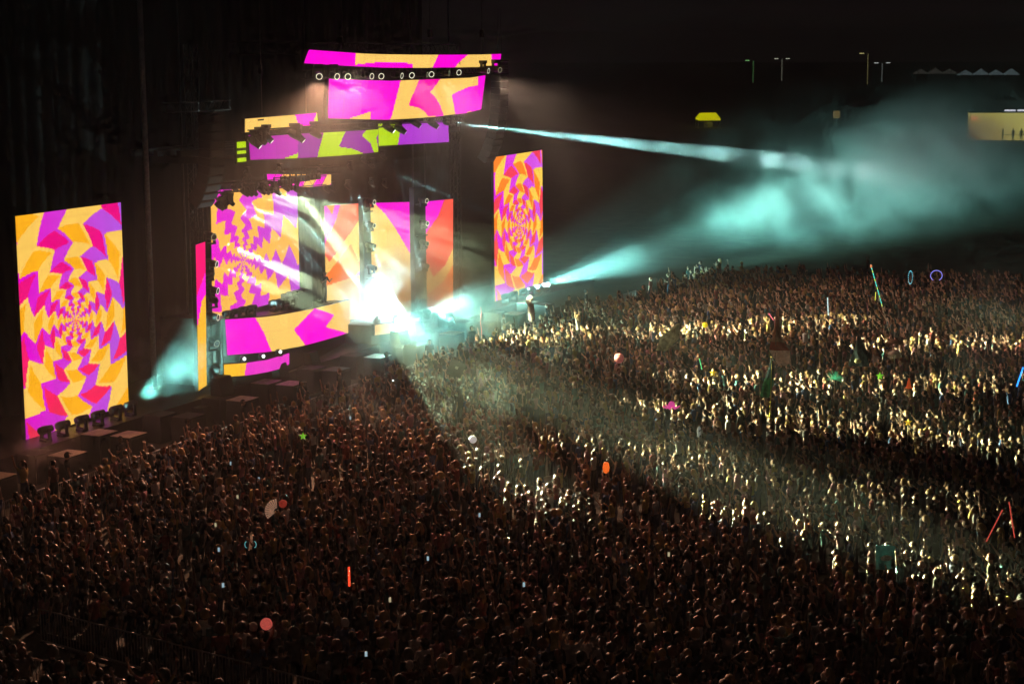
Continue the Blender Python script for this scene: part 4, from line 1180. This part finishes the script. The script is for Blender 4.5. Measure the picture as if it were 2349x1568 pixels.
F_BROWN = mat('flag_brown', (.36, .2, .13), .9, var=.3); F_WHITE = mat('flag_white', (.75, .64, .55), .9, var=.3); F_RED = mat('flag_red', (.3, .06, .04), .9)
F_GREEN = mat('flag_green', (.06, .16, .09), .9, var=.5); F_DARK = mat('flag_dark', (.06, .09, .1), .9, var=.5); F_TEAL = mat('flag_teal', (.05, .2, .22), .85, var=.3)
def translucent(m):
    # thin cloth lets the stage light through
    nt = m.node_tree
    p = nt.nodes['Principled BSDF']; out = nt.nodes['Material Output']
    tr = nt.nodes.new('ShaderNodeBsdfTranslucent'); mx = nt.nodes.new('ShaderNodeMixShader'); mx.inputs[0].default_value = .5
    src = p.inputs['Base Color'].links[0].from_socket
    nt.links.new(src, tr.inputs['Color']); nt.links.new(p.outputs[0], mx.inputs[1]); nt.links.new(tr.outputs[0], mx.inputs[2]); nt.links.new(mx.outputs[0], out.inputs['Surface'])
for m_ in (F_CREAM, F_BROWN, F_WHITE, F_RED, F_GREEN, F_DARK, F_TEAL): translucent(m_)
RZ = math.radians(-62)
flag('patterned_flag', 'cream patterned flag streaming to the left over the middle crowd', (22.0, -20.0, 1.2), RZ, 2.5, (.05, 0), [(.45, -1.15, -.6), (.7, -.95, 0), (1, -.12, 0)], [F_CREAM], .1)
flag('tall_flag', 'tall furled brown and white flag in the centre of the crowd', (22.9, -24.7, 1.2), RZ, 3.7, (.12, 0), [(.14, .2, .85), (.34, -.3, .75), (.42, -.28, .5), (.62, -.1, .18), (.9, -.02, .1), (1, 0, .02)], [F_WHITE, F_RED, F_BROWN, F_BROWN, F_WHITE], .1)
flag('feather_flag', 'dark green furled flag on a yellow pole below the tall flag', (11.3, -28.1, 1.2), RZ, 3.0, (.06, 0), [(.42, -.45, -.05), (.6, -.35, .12), (.8, -.15, .12), (1, 0, .05)], [F_GREEN, F_DARK], .07, mat('pole_yellow', (.6, .5, .05), .5))
flag('dark_flag', 'dark flag with a pale emblem at right centre of the crowd', (22.7, -28.8, 1.2), RZ, 2.3, (.1, 0), [(.35, -.35, .7), (.6, -.2, .6), (.85, -.02, .3), (1, 0, .12)], [F_DARK], .08)
t = bpy.data.objects.new('emblem', MB().ball((.12, -.1, 1.05), .16, 10, 6, sc_=(1.1, .12, .7)).mesh('emblem', mat('emblem_pale', (.5, .48, .25), .8, var=.6, scale=12)))
COL.objects.link(t); t.parent = [o for o in COL.objects if o.name.startswith('dark_flag')][0]
flag('teal_flag', 'teal flag with a white emblem stretched over people at lower right', (-8.35, -37.7, .6), RZ, 1.35, (0, 0), [(.42, 0, .5), (.7, 0, .58), (1, 0, .62)], [F_TEAL], .04)
t = bpy.data.objects.new('emblem', MB().ball((.34, -.06, .95), .12, 10, 6, sc_=(1.5, .12, .8)).mesh('emblem', mat('emblem_white', (.7, .75, .75), .8, var=.6, scale=14)))
COL.objects.link(t); t.parent = [o for o in COL.objects if o.name.startswith('teal_flag')][0]

# totems
def totem(name, lab, loc, h, lean=(0, 0), cat='totem', pm=None):
    t = thing(name, lab, cat, (loc[0], loc[1], 1.0))
    MB().tube([(0, 0, 0), (lean[0], lean[1], h)], [.018, .014], 6).build('stick', pm or mat('pole_wood', (.4, .33, .22), .6), t)
    return t
t = totem('ghost_totem', 'long white padded totem on a stick, before the right tower screen', (25.3, -10.7), 1.75, (.15, .3))
m = MB(); m.tube([(.15, .3, 1.7), (.2, .38, 1.85), (.2, .42, 2.3), (.16, .42, 2.62), (.02, .45, 2.72), (-.02, .45, 2.9), (.12, .45, 3.0), (.24, .45, 2.9), (.24, .45, 2.78)], [.06, .17, .19, .17, .14, .17, .17, .12, .06], 10)
m.build('padded_body', mat('fleece_white', (.62, .55, .5), .9, var=.25, scale=9, bump=.4), t)
t = totem('skull_totem', 'white skull cut-out totem in the lower middle crowd', (3.99, -27.48), 1.15)
m = MB(); m.ball((0, 0, 1.35), .17, 14, 10, sc_=(1, .35, 1.05)); m.box((0, 0, 1.17), (.16, .09, .14)); m.build('skull', mat('skull_white', (.75, .78, .72), .7, emit=(.9, 1, .95), strength=.12), t)  # cut-out glows a little as though lit
for dx in (-.065, .065):
    MB().ball((dx - .03, -.055, 1.36), .042, 8, 6, sc_=(1, .4, 1)).build('eye_socket', M_BLACK, t)
for k in range(4):
    MB().box((-.06 + .04 * k, -.05, 1.13), (.012, .02, .08)).build('tooth_gap', M_BLACK, t)
t = totem('octopus_totem', 'bright pink inflatable octopus in the middle crowd', (8.12, -24.79), 1.2)
m_pk = mat('inflatable_pink', (.8, .1, .4), .5, emit=(1, .1, .45), strength=.5)  # octopus skin glows in place of light falling on it
MB().ball((0, 0, 1.45), .14, 12, 8).build('head', m_pk, t)
for k in range(6):
    a = k * math.pi / 3
    MB().tube([(.06 * math.cos(a), .06 * math.sin(a), 1.38), (.22 * math.cos(a), .22 * math.sin(a), 1.3), (.36 * math.cos(a), .36 * math.sin(a), 1.38)], [.05, .04, .025], 7).build('arm', m_pk, t)
t = totem('lantern_totem', 'glowing orange paper lantern on a stick in the lower middle crowd', (-2.63, -26.24), .95)
m = MB(); m.tube([(0, 0, .95), (0, 0, 1.0), (0, 0, 1.15), (0, 0, 1.32), (0, 0, 1.36)], [.05, .1, .13, .1, .05], 12); m.build('shade', glow('lantern_orange', (1, .16, .02), .9), t)
MB().tube([(0, 0, 1.36), (0, 0, 1.44)], .02, 6).build('hook', M_STEEL, t)
t = totem('disc_totem', 'two-tier brown fringed disc totem on a long pale pole', (24.0, -30.4), 2.1)
for z, r, c in ((2.1, .42, 'brown'), (1.55, .3, 'pale')):
    m = MB(); m.tube([(0, 0, z - .05), (0, 0, z + .02), (0, 0, z + .12)], [r, r * .95, .06], 18)
    for k in range(18):
        a = 2 * math.pi * k / 18
        m.box((math.cos(a) * r * .96, math.sin(a) * r * .96, z - .13), (.05, .05, .18))
    m.build('fringed_disc', F_BROWN if c == 'brown' else F_WHITE, t)
def star(lab, loc, r, m_, name='star_inflatable'):
    t = totem(name, lab, loc, loc[2] - 1.0 - r * .6)
    s = MB(); n = 5
    pts = [(math.cos(math.pi / 2 + math.pi * k / n) * (r if k % 2 == 0 else r * .45), math.sin(math.pi / 2 + math.pi * k / n) * (r if k % 2 == 0 else r * .45)) for k in range(2 * n)]
    M_ = Matrix.Rotation(RZ, 3, 'Z')
    vs = [M_ @ V3(x, 0, z) + V3(0, 0, loc[2] - 1) for x, z in pts] + [M_ @ V3(0, -.09, 0) + V3(0, 0, loc[2] - 1), M_ @ V3(0, .09, 0) + V3(0, 0, loc[2] - 1)]
    fs = []
    for k in range(2 * n):
        fs += [(k, (k + 1) % (2 * n), 2 * n), ((k + 1) % (2 * n), k, 2 * n + 1)]
    s.add(vs, fs, 0, False)
    s.build('star', m_, t)
m_yel = mat('inflatable_yellow', (.85, .55, .03), .5, emit=(1, .65, .03), strength=.35)  # lit look of the yellow stars put in as a glow
m_lime = mat('inflatable_lime', (.3, .75, .05), .5, emit=(.3, 1, .05), strength=.35)  # lime stars brightened by a glow of their own
star('yellow star inflatable in the middle crowd, right of the pink ball', (17.22, -23.47, 2.2), .2, m_yel)
star('yellow star inflatable in the right crowd below the disc totem', (9.56, -34.49, 2.2), .17, m_yel)
star('lime green star glowing in the crowd before the left riser', (-1.75, -12.71, 2.0), .17, m_lime)
star('lime green star held up in the bright crowd, left of the orange cone', (18.38, -31.1, 2.4), .2, m_lime)
t = totem('cone_totem', 'orange traffic cone held up at right in the lit crowd', (17.49, -32.65), 1.1)
m = MB(); m.tube([(0, 0, 1.1), (0, 0, 1.14)], .16, 4); m.tube([(0, 0, 1.14), (0, 0, 1.55)], [.12, .03], 14); m.build('cone', mat('cone_orange', (.85, .14, .03), .5, emit=(1, .15, .03), strength=.25), t)  # cone glows slightly to look lit
t = totem('bucket_totem', 'white bucket raised on a stick in the back centre crowd', (26.75, -25.15), 1.35)
m = MB(); m.tube([(0, 0, 1.35), (0, 0, 1.36), (0, 0, 1.75), (0, 0, 1.78)], [.12, .13, .16, .165], 16); m.build('bucket', mat('bucket_white', (.7, .7, .66), .5), t)
MB().tube([V3(.16 * math.cos(a), 0, 1.76 + .13 * math.sin(a)) for a in np.linspace(0, math.pi, 10)], .008, 5).build('bail', M_STEEL, t)
t = totem('fibre_totem', 'glowing green fibre bush totem in the right centre crowd', (16.72, -29.45), 1.4)
for k in range(46):
    a, e = rnd.uniform(0, 6.28), rnd.uniform(-.2, 1.4)
    d = V3(math.cos(a) * math.cos(e), math.sin(a) * math.cos(e), math.sin(e)) * rnd.uniform(.25, .45)
    MB().tube([(0, 0, 1.4), d * .6 + V3(0, 0, 1.45), d + V3(0, 0, 1.4)], .007, 4).build('fibre', glow('fibre_green', (.12, .9, .35), .5), t)
t = totem('board_totem', 'dark square board on a stick tilted over the front centre crowd', (13.26, -11.99), 1.0, (.05, .05))
MB().box((.05, .05, 1.25), (.75, .05, .72), M=Matrix.Rotation(RZ, 3, 'Z') @ Matrix.Rotation(.45, 3, 'Y')).build('board', mat('board_dark', (.05, .045, .04), .7), t)
MB().box((.02, .0, 1.3), (.14, .06, .12), M=Matrix.Rotation(RZ, 3, 'Z') @ Matrix.Rotation(.45, 3, 'Y')).build('sticker', mat('sticker', (.5, .46, .4), .7), t)
t = totem('glasses_totem', 'round pink spectacles totem at the right edge of the crowd', (7.2, -35.8), 1.15)
for dx in (-.13, .13):
    MB().tube([V3(dx + .1 * math.cos(a), 0, 1.3 + .1 * math.sin(a)) for a in np.linspace(0, 6.283, 20)], .03, 6).build('rim', mat('rim_pink', (.6, .25, .22), .6), t)
MB().tube([(-.05, 0, 1.3), (.05, 0, 1.3)], .015, 5).build('bridge', mat('rim_pink', (.6, .25, .22), .6), t)
t = thing('light_headband', 'cyan outlined light-up headband worn in the dark left crowd', 'headband', (-15.57, -19.27, 1.75), RZ)
for dx, s_ in ((-.13, 1), (.13, -1)):
    MB().tube([V3(dx + s_ * .05 * math.cos(a), 0, .1 * math.sin(a)) for a in np.linspace(1.2, 5.0, 14)], .007, 5).build('ear', glow('ear_cyan', (.25, .9, .9), .7), t)
MB().tube([V3(.13 * math.cos(a), 0, .1 * math.sin(a) + .06) for a in np.linspace(.3, 2.84, 12)], .006, 5).build('band', M_PLASTIC, t)
t = thing('streamer', 'thin red ribbon hanging at the right edge of the stage pit', 'ribbon', (30.9, -4.6, 0.6))
MB().tube([(0, 0, 0), (.05, 0, .5), (-.04, .03, 1.0), (.03, 0, 1.5), (0, .02, 1.9)], [.01, .03, .02, .035, .02], 6).build('ribbon', mat('ribbon_red', (.6, .06, .05), .6, emit=(1, .15, .1), strength=.3), t)  # ribbon given a red glow in place of light on it

# phones held up
phn = MB().box((0, 0, 0), (.075, .012, .15)).mesh('body', M_PLASTIC)
scr = MB().box((0, -.0075, 0), (.068, .002, .138)).mesh('screen', lamp_mat('phone_glow', (.62, .9, 1.0), .45))
scw = MB().box((0, -.0075, 0), (.068, .002, .138)).mesh('screen', lamp_mat('phone_warm', (1.0, .85, .5), .4))
PH = [(-14.2, -17.0), (-10.5, -15.4), (-8.2, -14.8), (-6.6, -12.5), (-16.8, -18.9), (-20.4, -21.5), (-23.4, -28.0), (-21.5, -29.0), (-19.4, -26.5), (-13.2, -21.6), (-9.8, -24.6), (-4.5, -23.5), (-16.8, -29.5), (-13.8, -33.4), (-11.5, -32.0), (-3.2, -16.8), (2.2, -12.6), (-18.2, -20.2), (-15.2, -25.5), (-22.6, -32.6)]
PH = PH[::2] + PH[1:6:2]
PH.sort(key=lambda p: to_px(p[0], p[1], 1.9)[0])
for i, (x, y) in enumerate(PH):
    t = thing('phone', f'glowing phone held up in the crowd, {nth(i)} phone from the left', 'phone', (x, y, rnd.uniform(1.75, 2.05)), math.radians(rnd.uniform(-75, -45)), 'phones held up in the crowd')
    obj('body', phn, t); obj('screen', scr if i % 4 else scw, t)

# ------------------------------------------------------------------ far background
def canopy(lab, x, y, w, h, m_, cat='tent', name='canopy_tent'):
    t = thing(name, lab, cat, (x, y, 0), math.radians(-64))
    z0 = h * .62
    MB().add([(-w / 2, -w / 2, z0), (w / 2, -w / 2, z0), (w / 2, w / 2, z0), (-w / 2, w / 2, z0), (-w * .36, 0, h), (w * .36, 0, h)], [(0, 1, 5, 4), (2, 3, 4, 5), (1, 2, 5), (3, 0, 4), (0, 3, 2, 1)]).build('roof', m_, t)
    m = MB()
    for sy in (-1, 1):
        m.box((0, sy * w / 2, z0 - .18), (w, .05, .36))
    m.build('valance', m_, t)
    for sx in (-1, 1):
        for sy in (-1, 1):
            MB().tube([(sx * w * .48, sy * w * .48, 0), (sx * w * .48, sy * w * .48, z0)], .07, 6).build('leg', M_ALU, t)
    return t
canopy('yellow lit canopy tent far beyond the stage', 303.6, 77.0, 4.7, 3.0, mat('canvas_yellow_glow', (.8, .75, .02), .8, emit=(.78, .78, .0), strength=.8))  # canvas itself glows in place of light on the tent
MB_ = MB().box((0, 0, .5), (3.4, .8, 1.0)); tag(MB_.build('counter', mat('counter_grey', (.3, .3, .28), .7), None, (303.4, 76.8, 0)), 'pale serving counter under the far yellow canopy', 'counter')
# lit building at the right edge
bld = thing('kiosk_building', 'long low yellow-lit kiosk building at the far right edge', 'building', (272.8, 8.0, 0), math.radians(-72.5))
m_wall = mat('wall_ochre_glow', (.72, .55, .25), .9, scale=.5, emit=(.74, .8, .2), strength=.85)  # wall glows by itself in place of lamplight on it
MB().box((0, 0, 2.4), (17, 5, 4.8)).build('wall', m_wall, bld)
MB().box((0, 0, 4.95), (17.4, 5.4, .26)).build('roof', M_STEEL, bld)
for k in range(5):
    MB().box((-1.8 + 2.2 * k, -2.62, 5.25), (1.9, .12, .3)).build('light_strip', glow('strip_white', (.75, .9, 1), 1.4), bld)
MB().box((-7.9, -2.6, 3.9), (1.1, .14, .55)).build('sign_box', glow('sign_orange', (1, .5, .2), 1.3), bld)
MB().box((2, -2.53, 1.0), (9, .08, .1)).build('counter', mat('hatch_dark', (.06, .05, .04), .6), bld)
for k, (dx, p) in enumerate(((0.2, 0), (1.6, 9), (2.7, 0), (3.8, 2), (4.6, 10), (5.9, 11))):
    a = math.radians(-72.5)
    person(f'dark silhouette before the yellow kiosk building, {nth(k)} from the left', (272.8 + math.cos(a) * (dx * 1.25 - 3.5) - math.cos(a + math.pi / 2) * 5.5, 8 + math.sin(a) * (dx * 1.25 - 3.5) - math.sin(a + math.pi / 2) * 5.5, 0), math.radians(24 + 40 * (k % 3)), p, 'short', 'brown', 'black', 'black', 'black trousers', 1.25, 'people before the kiosk')
# street lamps
for i, (x, y, h, c, two) in enumerate(((713.8, 199.8, 9.5, (.35, 1, .3), False), (759.1, 200.7, 9.8, (.95, 1, .75), True), (742, 150, 8.0, (.9, 1, .95), True), (690, 143, 12.5, (1, .9, .35), False), (735, 60, 9.5, (.6, 1, .8), True))):
    lab = ['green-lit lamp post, leftmost on the dark horizon', 'twin-headed white lamp post right of the green one', 'small twin-headed lamp post right of centre on the horizon', 'yellow single-arm lamp post taller than its neighbours', 'twin-headed lamp post at the far right edge'][i]
    t = thing('lamp_post', lab, 'street lamp', (x, y, 0), math.radians(-64))
    MB().tube([(0, 0, 0), (0, 0, h * .45), (0, 0, h)], [.22, .2, .18], 8).build('post', mat('lamp_post_glow_%d' % i, (.5, .5, .45), .6, emit=c, strength=.1), t)  # post glows faintly in the lamp colour, as if lit by it
    for s_ in ((-1, 1) if two else (-1,)):
        MB().tube([(0, 0, h), (s_ * 1.8, 0, h + .1)], .1, 6).build('arm', M_ALU, t)
        MB().box((s_ * 2.6, 0, h + .1), (1.7, .6, .3)).build('luminaire', glow('lum_%d' % i, c, .7), t)
# pale marquees on the horizon
for i, (x, y, n, c, s_) in enumerate(((755, 136, 3, (.5, .5, .42), .05), (724, 110, 4, (.6, .85, .9), .09), (716, 62, 2, (.55, .6, .6), .04), (712, 40, 4, (.8, .85, .6), .08))):
    for k in range(n):
        m_ = mat('marquee_%d' % i, (.7, .7, .68), .8, emit=c, strength=s_)  # faint glow makes the marquee canvas look lit
        lab = f'pale pointed marquee, {nth(k)} from the left in the {nth(i)} cluster along the horizon'
        t = thing('marquee', lab, 'tent', (x + k * 1.5, y - k * 6.0, 0), math.radians(-64), 'marquees on the horizon')
        w = 6.2
        MB().add([(-w / 2, -w / 2, 3.2), (w / 2, -w / 2, 3.2), (w / 2, w / 2, 3.2), (-w / 2, w / 2, 3.2), (0, 0, 5.4 + .5 * (k % 2))], [(0, 1, 4), (1, 2, 4), (2, 3, 4), (3, 0, 4), (3, 2, 1, 0)]).build('roof', m_, t)
        for sx in (-1, 1):
            for sy in (-1, 1):
                MB().tube([(sx * w * .48, sy * w * .48, 0), (sx * w * .48, sy * w * .48, 3.2)], .1, 5).build('leg', M_ALU, t)
t = thing('lit_sign', 'small yellow lit sign on a post in the dark background', 'sign', (310.8, 51.5, 0), math.radians(-64))
MB().box((0, 0, 2.6), (1.4, .15, 1.5)).build('face', glow('sign_yellow', (.75, .68, .2), .28), t)
MB().tube([(0, .1, 0), (0, .1, 2.0)], .08, 6).build('post', M_ALU, t)
# ------------------------------------------------------------------ air: even haze and drifting stage smoke
def volume_box(name, label, c, d, m, cat='smoke'):
    o = MB().box((0, 0, 0), d).build(name, m, None, c)
    o.display_type = 'WIRE'
    return tag(o, label, cat, kind='stuff')

hz = bpy.data.materials.new('haze'); hz.use_nodes = True
nt = hz.node_tree; nt.nodes.clear()
ho = nt.nodes.new('ShaderNodeOutputMaterial')
pv = nt.nodes.new('ShaderNodeVolumePrincipled')
pv.inputs['Color'].default_value = (0.9, 0.92, 0.9, 1)
pv.inputs['Density'].default_value = 0.0007
pv.inputs['Anisotropy'].default_value = 0.0
nt.links.new(pv.outputs[0], ho.inputs['Volume'])
volume_box('haze', 'thin even night haze over the whole field', (600, 0, 12.25), (1880, 1880, 27.5), hz, 'haze')

def smoke_mat(name, density, scale, lo, hi, color=(0.74, 0.98, 0.95), stretch=(1, 1, 1), seed=0.0, step=1.0, aniso=0.15, detail=3.0, fade=True):  # default colour puts the teal of the beams into the smoke
    """Scattering smoke: noise clumps fading to nothing towards the edge of its box."""
    m = bpy.data.materials.new(name); m.use_nodes = True
    nt = m.node_tree; nt.nodes.clear()
    N = nt.nodes.new; l = nt.links.new
    out = N('ShaderNodeOutputMaterial'); vs = N('ShaderNodeVolumeScatter')
    vs.inputs['Color'].default_value = (*color, 1); vs.inputs['Anisotropy'].default_value = aniso
    tc = N('ShaderNodeTexCoord')
    mp = N('ShaderNodeMapping'); mp.inputs['Scale'].default_value = stretch; mp.inputs['Location'].default_value = (seed, seed * .7, seed * .3)
    nz = N('ShaderNodeTexNoise'); nz.inputs['Scale'].default_value = scale; nz.inputs['Detail'].default_value = detail; nz.inputs['Roughness'].default_value = .62; nz.inputs['Distortion'].default_value = .6
    mr = N('ShaderNodeMapRange'); mr.inputs['From Min'].default_value = lo; mr.inputs['From Max'].default_value = hi; mr.interpolation_type = 'SMOOTHSTEP'
    sb = N('ShaderNodeVectorMath'); sb.operation = 'SUBTRACT'; sb.inputs[1].default_value = (.5, .5, .5)
    ln = N('ShaderNodeVectorMath'); ln.operation = 'LENGTH'
    fo = N('ShaderNodeMapRange'); fo.inputs['From Min'].default_value = .5; fo.inputs['From Max'].default_value = .12; fo.interpolation_type = 'SMOOTHSTEP'
    m1 = N('ShaderNodeMath'); m1.operation = 'MULTIPLY'; m2 = N('ShaderNodeMath'); m2.operation = 'MULTIPLY'; m2.inputs[1].default_value = density
    l(tc.outputs['Object'], mp.inputs['Vector']); l(mp.outputs[0], nz.inputs['Vector']); l(nz.outputs['Fac'], mr.inputs['Value'])
    l(tc.outputs['Generated'], sb.inputs[0]); l(sb.outputs[0], ln.inputs[0]); l(ln.outputs['Value'], fo.inputs['Value'])
    l(mr.outputs[0], m1.inputs[0]); (l(fo.outputs[0], m1.inputs[1]) if fade else setattr(m1.inputs[1], 'default_value', 1.0)); l(m1.outputs[0], m2.inputs[0]); l(m2.outputs[0], vs.inputs['Density'])
    l(vs.outputs[0], out.inputs['Volume'])
    m.cycles.volume_step_rate = step
    return m
volume_box('smoke', 'teal lit smoke drifting from the right tower screen over the back of the crowd', (106, -11, 7.4), (112, 36, 18), smoke_mat('smoke_wide', .085, .24, .45, .6, seed=3, step=.7, detail=4))
volume_box('smoke', 'dense bright smoke puff at the end of the long beam, upper right', (121, -8.5, 6.5), (34, 20, 15), smoke_mat('smoke_puff', .26, .17, .36, .66, seed=8, step=1.0))
volume_box('smoke', 'thin streaks of smoke in the narrow beam above the right tower screen', (68, -3.8, 10.2), (76, 5, 8), smoke_mat('smoke_streak', .035, .3, .36, .66, stretch=(.6, 1, 1), seed=9, step=1.0))
volume_box('smoke', 'bright white smoke filling the stage centre', (28.6, -0.8, 3.3), (18, 5.5, 7.0), smoke_mat('smoke_centre', .38, .45, .26, .62, color=(.85, 1, .98), seed=1, step=1.2))
volume_box('smoke', 'teal smoke rolling off the stage centre over the pit', (27, -5.2, 2.6), (30, 8.5, 4.8), smoke_mat('smoke_pit', .16, .5, .38, .68, seed=6, step=1.3))
volume_box('smoke', 'teal smoke between the left tower screen and the strip screen', (7.0, -0.6, 2.9), (10, 3.8, 6.6), smoke_mat('smoke_left', .24, .75, .42, .68, seed=5, step=1.5))
volume_box('smoke', 'faint smoke drifting low over the front centre crowd', (6, -14.5, 3.4), (26, 16, 5), smoke_mat('smoke_crowd', .02, .4, .48, .7, seed=7, step=1.3))
volume_box('smoke', 'thin smoke hanging over the right edge of the crowd', (28, -36, 4.2), (40, 14, 7), smoke_mat('smoke_right', .03, .22, .44, .7, seed=12, step=1.3))
volume_box('smoke', 'veil of smoke before the spiral screen and centre panels, showing the thin beams', (22.5, -0.2, 7.6), (25, 1.1, 6.8), smoke_mat('smoke_veil', .045, .6, .36, .66, color=(.8, 1, 1), seed=14, step=1.0, aniso=0, fade=False))
volume_box('smoke', 'smoke puffs tinted with pink screen light at the foot of the left tower screen', (-8.2, -3.0, 2.0), (9, 6, 4.6), smoke_mat('smoke_pink_light', .3, .8, .45, .7, color=(.95, .9, .9), seed=2, step=1.5))  # pink of the screen light is put into this smoke colour
st = bpy.data.materials.new('stage_haze'); st.use_nodes = True
nt = st.node_tree; nt.nodes.clear()
ho = nt.nodes.new('ShaderNodeOutputMaterial'); pv = nt.nodes.new('ShaderNodeVolumeScatter')
pv.inputs['Color'].default_value = (.75, .97, 1, 1); pv.inputs['Density'].default_value = .0027  # haze colour tinted so the beams look teal
nt.links.new(pv.outputs[0], ho.inputs['Volume'])
volume_box('smoke', 'thin even smoke hanging in front of the whole stage, glowing with the screens', (23, -2.2, 11), (74, 12.6, 23), st)
